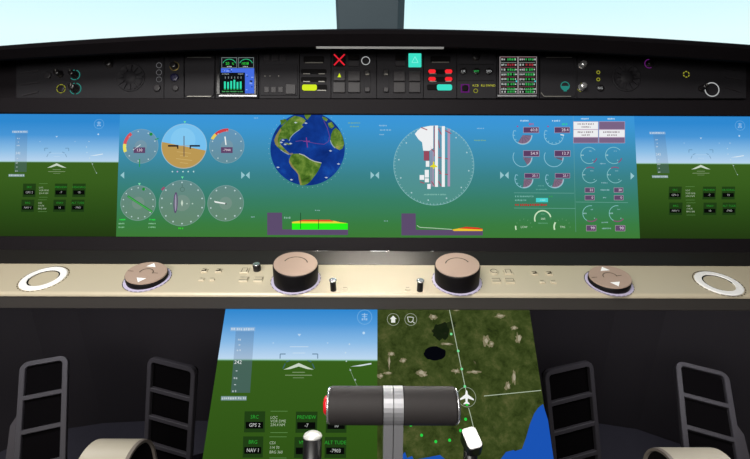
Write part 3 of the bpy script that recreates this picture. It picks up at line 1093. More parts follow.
g.pc(182.4, 189.4, 2.4, z3, rgb(70, 100, 90, .7), r0=1.8); g.pl(182, 183.5, 182.4, 187, .6, z3, rgb(70, 100, 90, .7))
g.pl(161.6, 190, 164.6, 187.2, 2.2, z4, rgb(150, 80, 110)); tri(g, 182.4, 177.6, 1.3, rgb(110, 230, 160))
g.greek(178.4, 183.2, 228.2, 1.8, z3, rgb(60, 210, 50))
g.build('heading_gauge', M_SYM, tC, label='large round gauge with a slim purple loop')
g = gauge_base(225.6, 203.2, 18.2, 10, th=1.4)
g.pp([(214, 200.9), (225.8, 203), (225.6, 204.3), (215, 202.6)], z3, rgb(235, 240, 236)); g.pc(225.8, 203.8, .8, z4, rgb(60, 70, 70), n=10)
g.build('climb_gauge', M_SYM, tC, label='round gauge with a short white needle')
# bow ties
for x in (245.4, 374.8, 504.4):
    g = MB(CD)
    g.pp([(x - 4.2, 171.6), (x - .4, 175.2), (x - 4.2, 178.8)], z2, rgb(156, 204, 212, .9)); g.pp([(x + 4.2, 171.6), (x + .4, 175.2), (x + 4.2, 178.8)], z2, rgb(156, 204, 212, .9))
    g.build('bow_tie_symbol', M_SYM, tC)
g = MB(CD); g.pp([(124.2, 171.8), (120.4, 175.2), (124.2, 178.6)], z2, rgb(156, 204, 212, .9)); g.build('arrow_symbol', M_SYM, tC)
g = MB(CD); g.pp([(630.6, 172.4), (634.4, 176), (630.6, 179.6)], z2, rgb(156, 204, 212, .9)); g.build('arrow_symbol', M_SYM, tC)
# globe
CQ = lambda p: (265 + p[0] / 5.88, 112 + p[1] / 5.88)
gx, gy, gr = 307.6, 148.6, 37.2
M_SEA = noise_screen('globe_sea', [(.3, (12, 40, 110)), (.55, (18, 56, 140)), (.75, (26, 84, 176))], 26, 4)
M_LAND = noise_screen('globe_land', [(.28, (46, 74, 24)), (.45, (74, 110, 36)), (.6, (112, 142, 58)), (.75, (170, 156, 90))], 60, 6)
g = MB(CD); g.pc(gx, gy, gr, z1, n=72); gs = g.build('globe_sea', M_SEA, tC, label='deep blue ocean disc of the globe map')
lands = [
    [(175, 22), (150, 35), (120, 60), (90, 95), (65, 135), (53, 165), (60, 190), (72, 205), (92, 222), (112, 236), (140, 250), (135, 238), (125, 226), (108, 208), (92, 192), (88, 168), (100, 157), (130, 158), (143, 170), (148, 152), (165, 132), (185, 116), (205, 103), (226, 86), (216, 76), (232, 62), (240, 50), (225, 36), (205, 28)],
    [(228, 12), (275, 12), (262, 30), (250, 46), (240, 38)],
    [(150, 257), (165, 245), (200, 245), (230, 255), (262, 277), (290, 290), (332, 300), (325, 322), (314, 345), (300, 366), (280, 392), (264, 412), (245, 426), (225, 432), (207, 430), (200, 400), (195, 367), (180, 347), (155, 322), (142, 296), (145, 270)],
    [(415, 92), (440, 112), (457, 146), (466, 186), (457, 214), (437, 224), (415, 212), (396, 192), (384, 166), (388, 132), (398, 108)],
    [(370, 66), (392, 58), (408, 84), (392, 98), (376, 88)], [(334, 28), (352, 30), (370, 44), (360, 56), (345, 46)],
    [(112, 180), (132, 182), (154, 192), (140, 194)], [(88, 48), (120, 40), (130, 50), (96, 80)],
]
for p in lands:
    g = MB(CD); g.pp([CQ(q) for q in p], z2 if p is not lands[-1] else z2 + .0001)
    g.build('globe_land', M_LAND, tC, label='green land on the globe map')
for p in ([(142, 270), (150, 292), (166, 318), (188, 344), (204, 372), (212, 400), (216, 428), (206, 428), (199, 398), (194, 367), (179, 347), (154, 322), (141, 296)],
          [(90, 97), (98, 104), (80, 140), (74, 170), (82, 200), (74, 204), (61, 190), (54, 165), (66, 135)], [(108, 226), (134, 246), (152, 254), (166, 246), (160, 240), (146, 244), (136, 236), (122, 224)]):
    g = MB(CD); g.pp([CQ(q) for q in p], z2 + .00015, rgb(158, 138, 88, .6))
    g.build('globe_coast', M_SYM, tC, label='tan coast on the globe map')
g = MB(CD)
sh = rgb(190, 205, 200, .55)
g.path([CQ(q) for q in [(143, 170), (148, 152), (165, 132), (185, 116), (205, 103)]], .7, z3, sh)
g.path([CQ(q) for q in [(200, 245), (230, 255), (262, 277), (290, 290), (332, 300)]], .9, z3, rgb(200, 205, 190, .7))
g.path([CQ(q) for q in [(140, 250), (112, 236), (92, 222)]], .7, z3, sh)
g.path([CQ(q) for q in [(384, 166), (390, 185), (400, 200), (412, 212)]], .9, z3, sh)
for p in ((95, 178), (105, 165), (118, 190), (150, 185), (240, 65), (180, 62), (76, 325), (155, 398), (385, 228), (360, 385), (432, 305)):
    x, y = CQ(p); g.pp([(x - 1.6, y), (x, y - .8), (x + 1.8, y + .2), (x, y + .9)], z3, rgb(205, 218, 225, .75))
g.build('cloud_marks', M_SYM, tC)
g = MB(CD)
pk = rgb(132, 60, 140)
g.path([CQ(q) for q in [(180, 173), (215, 168), (245, 174), (300, 185), (348, 190), (374, 172), (380, 142), (366, 92), (345, 50)]], .6, z4, rgb(110, 70, 140, .8))
g.pl(*CQ((243, 150)), *CQ((250, 208)), .9, z4, pk); g.pl(*CQ((226, 172)), *CQ((264, 172)), .9, z4, pk)
g.build('route_line', M_SYM, tC, label='magenta route and cross over the globe')
g = MB(CD)
for i in range(48):
    a = 2 * math.pi * i / 48
    x, y = gx + 39 * math.cos(a), gy + 39 * math.sin(a)
    if y > 115:
        g.pc(x, y, .4, z2, rgb(170, 210, 220, .5), n=6)
g.build('globe_ticks', M_SYM, tC)


def texts(lst, nm='readout'):
    g = MB(CD)
    for x0, x1, y, h, c in lst:
        g.greek(x0, x1, y, h, z2, c)
    return g.build(nm, M_SYM, tC)


dimw = rgb(180, 215, 230, .5)
yg = rgb(130, 180, 120, .75)
texts([(348, 360, 123, 1.4, yg), (350, 360, 126.6, 1.4, yg)])
texts([(379, 387, 125.6, 1.5, dimw), (380, 391, 130, 1.5, dimw), (379.5, 384, 134.6, 1.3, dimw)])
texts([(477, 484, 128.4, 1.4, dimw), (474, 486, 140.4, 1.4, yg)])
texts([(254, 259, 118, 1.3, dimw)])
texts([(315, 321, 210.4, 1.3, dimw)])
texts([(251, 255, 217, 1.2, dimw), (384, 388, 221, 1.2, dimw)])
# profile strips
PU = rgb(92, 76, 108)
g = MB(CD)
g.pp([(267.2, 212.6), (282, 212.6), (282.4, 229.4), (348, 229.6), (348, 235), (267.2, 235)], z1, PU)
g.pr(292, 223.2, 347.8, 229.6, z2, rgb(40, 246, 28))
g.pp([(292, 223.2), (292, 221.8), (300, 220.8), (334, 220.8), (340, 222.2), (347.8, 223.2)], z3, rgb(238, 214, 60))
g.pp([(299, 220.8), (303, 219.8), (330, 219.8), (334, 221.6), (299, 221.4)], z4, rgb(226, 84, 40))
g.pr(300.3, 212.6, 300.9, 229, z5, rgb(26, 60, 34)); g.pr(318.3, 219, 318.9, 229, z5, rgb(26, 60, 34))
g.greek(284, 291, 217.8, 2.2, z2, rgb(160, 200, 190, .6))
g.build('terrain_profile', M_SYM, tC, label='purple strip with a green, yellow and red terrain bar')
g = MB(CD)
g.pp([(401.4, 213.4), (415.6, 213.4), (416, 229.8), (482.8, 230), (482.8, 235.4), (401.4, 235.4)], z1, PU)
g.pp([(452, 229.6), (462, 227.8), (482.6, 228.8), (482.6, 231), (454, 231)], z2, rgb(236, 196, 50))
g.pp([(458, 228.4), (466, 226.8), (478, 227.6), (482.6, 228.8), (482.6, 229.6)], z3, rgb(214, 60, 40))
g.path([(417, 225.4), (420, 227.4), (432, 228), (452, 229.4)], .7, z3, rgb(190, 215, 190, .8))
g.build('terrain_profile', M_SYM, tC, label='purple strip ending in a yellow and red wedge')
# airport map
mx_, my_, mr = 433.8, 165.2, 40.4
g = MB(CD)
g.pc(mx_, my_, mr, z1, rgb(104, 164, 166, .42), n=72)
g.pc(mx_, my_, mr, z2, rgb(150, 200, 205, .5), r0=mr - .7, n=72)
g.ticks(mx_, my_, mr - .5, 72, .4, 1.6, z2, rgb(190, 222, 226, .6))
for i in range(12):
    a = 2 * math.pi * (i + .3) / 12
    g.pc(mx_ + (mr - 5) * math.cos(a), my_ + (mr - 5) * math.sin(a), .8, z2, rgb(190, 220, 225, .7), n=8)
g.greek(424, 446, 194.6, 1.6, z2, rgb(150, 205, 190, .6))
g.build('compass_rose', M_SYM, tC, label='pale ring of ticks around the airport map')
MQ = lambda x, y: (390 + x / 4.83, 115 + y / 4.83)
g = MB(CD)
wt, pkk, rd = rgb(238, 240, 242), rgb(176, 148, 178), rgb(150, 74, 92)
g.pp([MQ(*q) for q in [(120, 92), (132, 76), (150, 62), (190, 53), (209, 52), (209, 160), (190, 173), (160, 172), (155, 132), (138, 118)]], z3, wt)
for x0, y0, x1, y1, c, z in [(217, 51, 232, 347, wt, z4), (250, 54, 265, 347, wt, z4), (278, 66, 290, 345, pkk, z3), (196, 150, 200, 345, pkk, z3), (205, 170, 211, 345, pkk, z3), (163, 174, 190, 220, rd, z3),
                             (212, 52, 216, 200, rd, z3), (238, 60, 243, 345, rgb(130, 120, 150, .7), z3)]:
    g.pp([MQ(x0, y0), MQ(x1, y0), MQ(x1, y1), MQ(x0, y1)], z, c)
for x0, y0, x1, y1 in [(173, 222, 190, 250), (168, 265, 188, 302), (168, 306, 188, 325), (143, 290, 165, 313), (180, 333, 196, 357)]:
    g.pp([MQ(x0, y0), MQ(x1, y0), MQ(x1, y1), MQ(x0, y1)], z3, wt)
for x0, y0, x1, y1 in [(232, 64, 250, 96), (265, 74, 296, 90), (232, 120, 240, 160), (200, 165, 218, 180), (232, 205, 280, 212), (232, 262, 246, 278), (236, 282, 280, 288), (200, 320, 217, 345), (232, 318, 248, 343), (145, 322, 166, 330), (150, 60, 180, 72)]:
    g.pl(*MQ(x0, y0), *MQ(x1, y1), 1.1, z3 + .0002, rgb(160, 80, 96, .9))
g.build('airport_map', M_SYM, tC, label='white runways and apron of the airport map')
g = MB(CD)
yw = rgb(226, 218, 40)
x, y = MQ(211, 243)
g.pr(x - .7, y - 3.6, x + .7, y + 3.4, z5, yw); g.pp([(x - 3.6, y + 1), (x, y - 1.4), (x + 3.6, y + 1), (x + 3.6, y + 1.8), (x - 3.6, y + 1.8)], z5 + .0002, yw)
g.build('aircraft_symbol', M_SYM, tC, label='small yellow aircraft symbol')
# engine readouts
LB = rgb(150, 205, 225, .75)
PB = rgb(92, 62, 98)
PBL = rgb(176, 152, 176, .9)


def boxed(g, x0, y0, x1, y1, s_, col=PB, tc=rgb(228, 216, 228)):
    g.pr(x0 - .4, y0 - .4, x1 + .4, y1 + .4, z3, PBL)
    g.pr(x0, y0, x1, y1, z4, col)
    g.text(s_, x1 - 1, (y0 + y1) / 2, (y1 - y0) * .55, z5, tc, 'RIGHT')


def eng(cx, cy, r, box, s_, sec, a0=150, a1=360, tk=7):
    g = MB(CD)
    g.pc(cx, cy, r, z2, LB, r0=r - .7, a0=a0, a1=a1, n=24)
    if tk:
        g.ticks(cx, cy, r - .6, tk, .6, 1.8, z2, LB, a0, a1 - 20)
    if sec:
        g.pc(cx, cy, r - .9, z3, rgb(132, 100, 124, .9), r0=.2, a0=sec[0], a1=sec[1], n=14)
        g.ticks(cx, cy, r - 1.5, 5, .5, r - 4, z4, rgb(96, 84, 104, .8), sec[0] + 5, sec[1] - 5)
        g.pc(cx, cy, r - .7, z4, rgb(190, 190, 200, .8), r0=r - 1.3, a0=sec[0], a1=sec[1], n=14)
    boxed(g, *box, s_)
    g.build('engine_gauge', M_SYM, tC)


eng(522.6, 135, 9.9, (523.6, 127.4, 538.6, 132.6), '60.8', (238, 358))
eng(553.8, 135, 9.9, (554.8, 127.4, 569.6, 132.6), '28.4', None, tk=8)
eng(522.6, 157.3, 9.9, (523.6, 150.8, 539, 156.2), '54.9', (300, 358), tk=0)
eng(553.8, 157.3, 9.9, (554.8, 150.8, 570, 156.2), '13.7', (338, 358), tk=0)
eng(524, 179, 9.4, (524.8, 173.6, 539, 177.8), '25.1', (262, 358))
eng(554.6, 179, 9.4, (555.4, 173.6, 569.6, 177.8), '25.1', (252, 358))
g = MB(CD); g.pl(560.5, 134.6, 564, 135.2, 1, z3, rgb(225, 235, 240)); g.build('needle', M_SYM, tC)
texts([(520.4, 528.4, 120.8, 1.7, rgb(200, 228, 245, .85)), (552, 560, 120.8, 1.7, rgb(200, 228, 245, .85))])
g = MB(CD); g.text('88%', 531.4, 124.3, 2.2, z3, rgb(196, 40, 90)); g.pc(517.6, 126.4, .9, z3, rgb(150, 80, 150), n=8); g.pc(548, 126.4, .9, z3, rgb(150, 80, 150), n=8); g.build('red_readout', M_SYM, tC)
g = MB(CD); g.text('88.8', 564.6, 124.3, 2.2, z3, rgb(50, 220, 110)); g.build('green_readout', M_SYM, tC)
g = MB(CD)
dl = rgb(120, 180, 170, .6)
g.pl(514, 192.8, 574, 193.2, .5, z2, dl); g.pl(514, 208, 575.6, 208.5, .5, z2, dl); g.pl(573.2, 116, 575.8, 232, .5, z2, rgb(120, 180, 170, .35)); g.pl(576, 202, 628, 202.6, .5, z2, dl)
g.build('divider_lines', M_SYM, tC)
texts([(515, 533.6, 196.4, 1.9, rgb(130, 190, 180, .7)), (515, 527.6, 200.2, 1.9, rgb(130, 190, 180, .7)), (549, 552.4, 196.4, 1.5, rgb(50, 170, 60, .8)), (536, 547, 189.4, 1.2, rgb(120, 190, 180, .5)), (538, 544, 185.8, 1.2, rgb(120, 190, 180, .5))])
g = MB(CD); g.pr(536, 198, 548, 202.2, z3, rgb(72, 208, 206)); g.greek(540, 546, 200.1, 1.5, z4, rgb(150, 235, 230)); g.build('cyan_box', M_SYM, tC, label='cyan highlighted box')
g = MB(CD); g.greek(515, 546.8, 204.9, 2.3, z3, rgb(176, 40, 44)); g.build('red_warning_text', M_SYM, tC, label='line of red warning text')
for cx, cy, aa, s_, w in ((542.8, 218.8, (12, 200), '000', 1.3), (523.8, 227, (172, 200), 'LOW', 1.3), (562.2, 227, (145, 200), 'TPG', 1.5)):
    g = MB(CD)
    g.pc(cx, cy, 8.8, z3, rgb(206, 232, 196, .95), r0=8.8 - w, a0=aa[0], a1=aa[1], n=16)
    g.ticks(cx, cy, 8.4, 7, .5, 1, z2, rgb(140, 190, 150, .45), 0, 180)
    g.text(s_, cx + .3, cy + .1, 2, z3, rgb(206, 230, 206, .9))
    g.build('trim_gauge', M_SYM, tC)
texts([(538, 547.6, 223.2, 1.4, rgb(120, 185, 150, .5)), (541, 545, 214, 1.2, rgb(120, 185, 150, .5))])
# right column
g = MB(CD)
for x0, x1, cols in ((573.6, 598, 'wwp'), (599.2, 624.6, 'pwp')):
    for (y0, y1), c in zip(((121.8, 129.2), (129.9, 137), (137.6, 142.8)), cols):
        g.pr(x0 - .35, y0 - .35, x1 + .35, y1 + .35, z2, rgb(190, 160, 186, .95))
        g.pr(x0, y0, x1, y1, z3, rgb(236, 238, 240) if c == 'w' else rgb(122, 100, 132))
        if c == 'w':
            g.greek(x0 + 4, x1 - 4, y0 + 2.2, 1.8, z4, rgb(150, 140, 146)); g.greek(x0 + 8, x1 - 7, y0 + 5.2, 1.8, z4, rgb(150, 140, 146))
g.build('message_table', M_SYM, tC, label='table of white and purple message boxes')
texts([(581, 588.6, 118.8, 1.8, rgb(200, 228, 245, .85)), (607.6, 614.6, 118.8, 1.8, rgb(200, 228, 245, .85))])


def radio(cx, cy, r, a0, a1, reda):
    g = MB(CD)
    g.pc(cx, cy, r, z2, rgb(150, 210, 215, .7), r0=r - .65, a0=a0, a1=a1, n=30)
    g.pc(cx, cy, r + .2, z3, rgb(136, 76, 116, .9), r0=r - 1, a0=reda[0], a1=reda[1], n=8)
    g.greek(cx - r + .8, cx - r + 4, cy - .2, 1.6, z3, rgb(175, 215, 220, .7))
    g.greek(cx, cx + 3, cy - r * .5, 1.3, z3, rgb(160, 205, 215, .5))
    g.pc(cx + r * .45, cy + r * .55, .6, z3, rgb(175, 215, 220, .6), n=6)
    g.build('pressure_gauge', M_SYM, tC)


radio(589, 155.4, 8.6, 40, 300, (300, 340)); radio(613.8, 155.4, 8.6, 40, 300, (300, 340))
radio(590.4, 175, 8.3, 60, 320, (60, 120)); radio(615.2, 175, 8.3, 60, 320, (60, 120))
radio(590.8, 213.6, 8.3, 80, 240, (240, 320)); radio(617.2, 213.6, 8.3, 80, 240, (240, 320))
for (x0, y0, x1, y1, s_) in ((585.2, 188, 594, 192.2, '22'), (614.2, 188, 622.8, 192.2, '20'), (585.2, 195.6, 594.2, 199.8, '0'), (614.4, 195.6, 623, 199.8, '0'), (586.6, 225.6, 595.8, 230.8, '99'), (615.6, 225.6, 624.8, 230.8, '90')):
    g = MB(CD); boxed(g, x0, y0, x1, y1, s_, rgb(96, 72, 104)); g.build('number_box', M_SYM, tC)
texts([(600, 606, 163.6, 1.5, dimw), (601.4, 607.6, 182.8, 1.5, dimw), (600.6, 609.6, 190, 1.5, dimw), (603, 606.4, 197.6, 1.5, dimw), (601.6, 608.6, 222.4, 1.5, dimw), (602, 611, 228.4, 1.5, dimw)])

# ------------------------------------------------------------------ control ledge
LE = LEDGE
tK = thing('control_ledge', 'champagne metal ledge with round knobs running below the wide displays', 'control ledge', LE)
yb_ = LE.L(375, 265)[1]
yf_ = LE.L(375, 292.2)[1]
sec = [(yb_, 0)]
fr_r = .006
for i in range(7):
    a = R(90 + 90 * i / 6)
    sec.append((yf_ + .0 + fr_r * math.cos(a), -fr_r + fr_r * math.sin(a)))
yfr = yf_ - fr_r
b = MB(LE)
top_prof = sec
# beige top with rounded nose
prof = [(yb_, -.012)] + sec + [(yfr + .012, -.012)]
b.extrude_x(prof, -1.2, 1.2)
b.smooth = False
b.build('ledge_top', M_LEDGE, tK)
b = MB(LE)
b.extrude_x([(yfr + .0015, -.0055), (yfr + .0005, -.030), (yfr + .004, -.034), (yb_, -.034), (yb_, -.0125), (yfr + .0125, -.0125)], -1.2, 1.2)
b.build('front_rail', M_RAIL, tK, label='dark metal rail along the front edge')
# riser between the bezel and the ledge
r0_ = W(0, .782, 251.6); r1_ = W(0, .757, 264.6)
q = lambda p: ((p - LE.o).dot(LE.y), (p - LE.o).dot(LE.z))
a_, c_ = q(r0_), q(r1_)
b = MB(LE)
b.extrude_x([a_, (c_[0], 0.0006), (c_[0], -.012), (a_[0] + .003, -.012), (a_[0] + .003, a_[1])], -1.2, 1.2)
b.build('back_riser', M_RISER, tK, label='dark metal slope behind the ledge')


def big_knob(px, py, label):
    x, y = LE.L(px, py)
    r = .0368
    o = MB().lathe([(r * .98, -.008), (r, .003), (r * 1.01, .030), (r * .985, .0325), (r * .9, .0325)], n=56).build('rotary_knob', M_KNOB, tK, (x, y, 0), label)
    m = MB(); m.lathe([(r * .975, .0320), (r * .965, .0336), (r * .3, .0336)], n=56, smooth=False); m.build('knob_cap', M_KNOBTOP, o, label='brown satin top')
    m = MB(); m.sector(0, 0, r * .49, r * .545, 12, 168, .0339); m.build('grip_groove', M_ENGR, o)
    m = MB(); m.lathe([(.0412, 0), (.0412, .0012), (.0375, .0014)], n=56, smooth=False); m.build('base_ring', M_LILAC, o, label='pale lilac ring around the knob foot')
    m = MB()
    for k in range(24):
        m.sector(0, 0, .0410, .0419, k * 15, k * 15 + 10, .0014)
    m.build('ring_ticks', M_BLACK, o)
    return o


k1 = big_knob(296, 280, 'tall black rotary knob left of centre')
x, y = LE.L(456.8, 281)
k2 = copy_part(k1, tK, (x, y, 0), 'tall black rotary knob right of centre')


def rocker(px, py, label):
    x, y = LE.L(px, py)
    r = .0325
    m = MB(); m.lathe([(r * .96, -.006), (r, .003), (r, .0112), (r * .96, .0122), (r * .9, .0122)], n=56)
    o = m.build('rocker_disc', M_KNOB, tK, (x, y, 0), label)
    m = MB(); m.lathe([(r * .985, .0117), (r * .97, .0135), (r * .3, .0135)], n=56, smooth=False); m.build('disc_face', M_KNOBTOP, o, label='brown satin face')
    m = MB()
    m.poly([(-.0078, .0165), (.0078, .0165), (0, .0285)], .0139)
    m.build('arrow_mark', M_WHITE, o, label='white arrow')
    m = MB()
    m.poly([(-.0078, -.0165), (.0078, -.0165), (0, -.0285)], .0139)
    m.build('arrow_mark', M_WHITE, o, label='white arrow')
    m = MB(); m.sector(0, 0, .0098, .0112, -10, 190, .0139); m.poly([(-.030, -.0006), (-.021, -.0006), (-.021, .0006), (-.030, .0006)], .0139); m.poly([(.012, -.0006), (.019, -.0006), (.019, .0006), (.012, .0006)], .0139)
    m.build('engraved_marks', M_ENGR, o)
    m = MB(); m.lathe([(.0372, 0), (.0372, .0012), (.033, .0014)], n=56, smooth=False); m.build('base_ring', M_LILAC, o, label='pale lilac ring around the disc')
    m = MB()
    for k in range(30):
        m.sector(0, 0, .0370, .0380, k * 12, k * 12 + (11 if 8 < k < 20 else 7), .0013)
    m.build('ring_ticks', M_BLACK, o)
    return o


r1 = rocker(147.6, 279, 'flat brown rocker disc with white arrows, left')
x, y = LE.L(608.6, 283)
r2 = copy_part(r1, tK, (x, y, 0), 'flat brown rocker disc with white arrows, right')


def lean(o, deg):
    """a knob leans a little towards the middle; its foot ring stays flat on the ledge"""
    o.rotation_euler = (0, R(deg), 0)
    for ch in o.children:
        if ch.name.startswith(('base_ring', 'ring_ticks')):
            ch.rotation_euler = (0, R(-deg), 0)


for o_, dg in ((k1, 4), (k2, -4), (r1, 5.5), (r2, -5.5)):
    lean(o_, dg)


def ring_dial(px, py, label):
    x, y = LE.L(px, py)
    m = MB()
    n = 56
    rsx = []
    for r_, z_ in ((.0342, 0), (.0342, .0012), (.033, .0020), (.0240, .0020), (.0232, .0003)):
        rsx.append([(r_ * math.cos(2 * math.pi * i / n), r_ * math.sin(2 * math.pi * i / n), z_) for i in range(n)])
    m.rings(rsx, False, False)
    o = m.build('ring_dial', M_WHITE, tK, (x, y, 0), label)
    m = MB()
    for k in range(30):
        m.sector(0, 0, .0356, .0370, k * 12, k * 12 + (12 if 2 < k < 14 else 8), .0005)
    m.build('outer_line', M_ENGR, o)
    m = MB(); m.sector(0, 0, .0214, .0234, 0, 250, .0010); m.build('inner_line', M_BLACK, o)
    return o


d1 = ring_dial(43.8, 278.6, 'flat white ring at the left end')
x, y = LE.L(718.4, 283.4)
d2 = copy_part(d1, tK, (x, y, 0), 'flat white ring at the right end')


def small_knob(px, py, r, h, label, cap=True, flare=1.0):
    x, y = LE.L(px, py)
    m = MB(); m.lathe([(r * 1.02, 0), (r, .001), (r, h * .94), (r * .9, h)], n=24)
    o = m.build('small_knob', M_BLACK, tK, (x, y, 0), label)
    m = MB(); m.lathe([(r * flare, h * .97), (r * flare, h * 1.07), (r * flare * .82, h * 1.1), (r * .4, h * 1.07)], n=24); m.build('knob_cap', M_SILVER, o, label='silver cap')
    return o


small_knob(257.2, 270, .0066, .012, 'short black knob with a silver cap beside the left rotary knob', flare=.92)
small_knob(333.4, 290, .0050, .019, 'slim black post knob with a silver cap, left of centre', flare=1.22)
small_knob(419.8, 290.5, .0050, .019, 'slim black post knob with a silver cap, right of centre', flare=1.22)


def bump(px, py, w, d, h=.0022, m=None, line=None, name='ledge_button'):
    x, y = LE.L(px, py)
    b = MB(); b.rbox(-w / 2, w / 2, -d / 2, d / 2, -.001, h, .0012, .0008)
    o = b.build(name, m or M_LEDGE, tK, (x, y, 0))
    if line:
        b = MB()
        for l in line:
            b.poly(l, h + .0003)
        b.build('engraved_mark', M_ENGR, o)
    return o


def ln(x0, y0, x1, y1, w=.0009):
    d = Vector((x1 - x0, y1 - y0)); n = Vector((-d.y, d.x)).normalized() * w / 2
    return [(x0 + n.x, y0 + n.y), (x1 + n.x, y1 + n.y), (x1 - n.x, y1 - n.y), (x0 - n.x, y0 - n.y)]


ico = [ln(-.004, -.003, .004, -.001, .003), ln(-.004, .003, .004, .003, .0014), ln(.002, -.003, .002, .003, .002)]
for px, py in ((204.6, 271), (218.8, 271), (534.4, 273.6), (549, 273.6)):
    bump(px, py, .011, .010, line=ico)
dash = [ln(-.003, .0022, .003, .0022)]
for px, py in ((201.6, 280), (212, 280), (542.4, 282.4), (553.4, 282.4), (345, 289.4), (407.6, 289.4)):
    bump(px, py, .009, .006, line=dash)
arch = [ln(-.0045, -.006, -.0045, .006), ln(-.0045, .006, .0045, .006), ln(.0045, .006, .0045, -.006, .0014)]
bars = [ln(-.007, .004, .007, .004), ln(-.007, -.0035, .007, -.0035), ln(.0065, -.003, .0065, .004)]
for px, py, l in ((244.8, 271, arch), (508, 272.4, arch), (244, 279.6, bars), (258.6, 279.6, bars), (496, 281, bars), (509.6, 281, bars)):
    bump(px, py, .015, .014, line=l)
x, y = LE.L(493.8, 272.2)
m = MB(); m.lathe([(.0078, -.001), (.0078, .0014), (.0068, .0024), (.003, .0024)], n=28); o = m.build('ledge_button', M_LEDGE, tK, (x, y, 0))
m = MB(); m.sector(0, 0, .0052, .0064, 20, 320, .0027); m.build('engraved_mark', M_ENGR, o)

# ------------------------------------------------------------------ pedestal and lower displays
PD = PED
q = lambda p: ((p - PD.o).dot(PD.y), (p - PD.o).dot(PD.z))
tP = thing('pedestal', 'dark centre pedestal console carrying the two lower displays', 'pedestal', Frame((0, .8, 0), (0, 1, 0)))
b = MB()
s0 = PD.W(0, .03, -.008); s1_ = PD.W(0, -.31, -.008)
prof = [(s0.y, s0.z), (s1_.y, s1_.z), (s1_.y + .04, s1_.z - .12), (s1_.y + .10, 0.0), (1.2, 0.0), (1.2, .85), (s0.y + .06, s0.z)]
prof = [(y - .8, z) for y, z in prof]
b.extrude_x(prof, -.2512, .2608)
b.build('console_body', M_FOOT, tP)
XL, XM, XR = -.2525, .0045, .262
YT, YB = .025, -.295


def pscreen(t, fr, x0, x1, m, off):
    b = MB(fr)
    b.prism([(x0, YT), (x1, YT), (x1, YB), (x0, YB)], -.008, 0)
    return b.build('screen', m, t)


fL = Frame(PD.W((XL + XM) / 2, -.13, 0), PD.y)
hz = (PD.L(300, 360.6)[1] - YB) / (YT - YB)
tp = (PD.L(300, 309)[1] - YB) / (YT - YB)
LOW_STOPS = [(0, (44, 74, 20)), (hz * .5, (50, 86, 24)), (hz - .001, (56, 94, 28)), (hz + .001, (110, 180, 110)), (hz + .008, (190, 216, 240)), (hz + (tp - hz) * .35, (136, 186, 230)), (hz + (tp - hz) * .7, (78, 152, 216)), (tp, (46, 134, 206)), (1, (46, 134, 206))]
M_LOW = ramp_screen('flight_picture_low', LOW_STOPS)
tl = thing('flight_display', 'lower blue and green flight display on the left side of the pedestal', 'display', fL, 'two lower displays on the pedestal')
b = MB(fL); hw = (XM - XL) / 2
b.prism([(-hw, YT + .13), (hw, YT + .13), (hw, YB + .13), (-hw, YB + .13)], -.008, 0); b.build('screen', M_LOW, tl)


def lowmap(x, y, mode):
    """symbol layout of the left wide display -> the same symbols on the lower display"""
    if mode:
        ny = 362.3 + (y - 153.2) * (1.55 if y < 153.2 else 1.62)
    else:
        ny = 354 + (y - 148.2) * 1.65 if y < 160 else 363 + (y - 163.2) * 1.45
    f = 1.545 + (ny - 330) * .0008
    return (298.8 + (x - 56.7) * f - (ny - 362) * .02, ny)


flight_symbols(tl, fL, lowmap, 1.5, 361, True)
ap_buttons(tl, fL, [(244, 411.3, 265.3, 432.4, 'SRC', 'GPS 2'), (295.4, 411.6, 317.6, 432.8, 'PREVIEW', '-7'), (325.6, 412, 347, 432.8, 'HEADING', '10'),
                    (242.6, 436.4, 263.4, 457.6, 'BRG', 'NAV 1'), (294, 437, 316, 458, 'VNAV', '-7'), (324.4, 437, 346.6, 458, 'ALT TUDE', '-7903')],
           [(270.4, 287.6, (417.6, 421.2, 424.9), ('LOC', 'VOR DME', '234.4 NM'), 411.2, 432.6), (269.4, 286.6, (443, 447.6, 452.2), ('CDI', '114 70', 'BRG 360'), 436.8, 458)], 1.6, .75)

fR = Frame(PD.W((XM + XR) / 2, -.13, 0), PD.y)
tm = thing('map_display', 'lower satellite map display on the right side of the pedestal', 'display', fR, 'two lower displays on the pedestal')
hw = (XR - XM) / 2
M_MAP = noise_screen('satellite_map', [(.3, (24, 32, 14)), (.42, (48, 60, 24)), (.53, (62, 74, 34)), (.66, (86, 90, 50)), (.78, (132, 120, 86))], 38, 10, .76, second=(.64, .76, 34, (150, 134, 108)))
b = MB(fR)
b.prism([(-hw, YT + .13), (hw, YT + .13), (hw, YB + .13), (-hw, YB + .13)], -.008, 0); b.build('screen', M_MAP, tm)
g = MB(fR)
random.seed(3)


def blob(g, cx, cy, rx, ry, z, col, j=.18, n=22):
    g.pp([(cx + rx * (1 + random.uniform(-j, j)) * math.cos(2 * math.pi * i / n), cy + ry * (1 + random.uniform(-j, j)) * math.sin(2 * math.pi * i / n)) for i in range(n)], z, col)


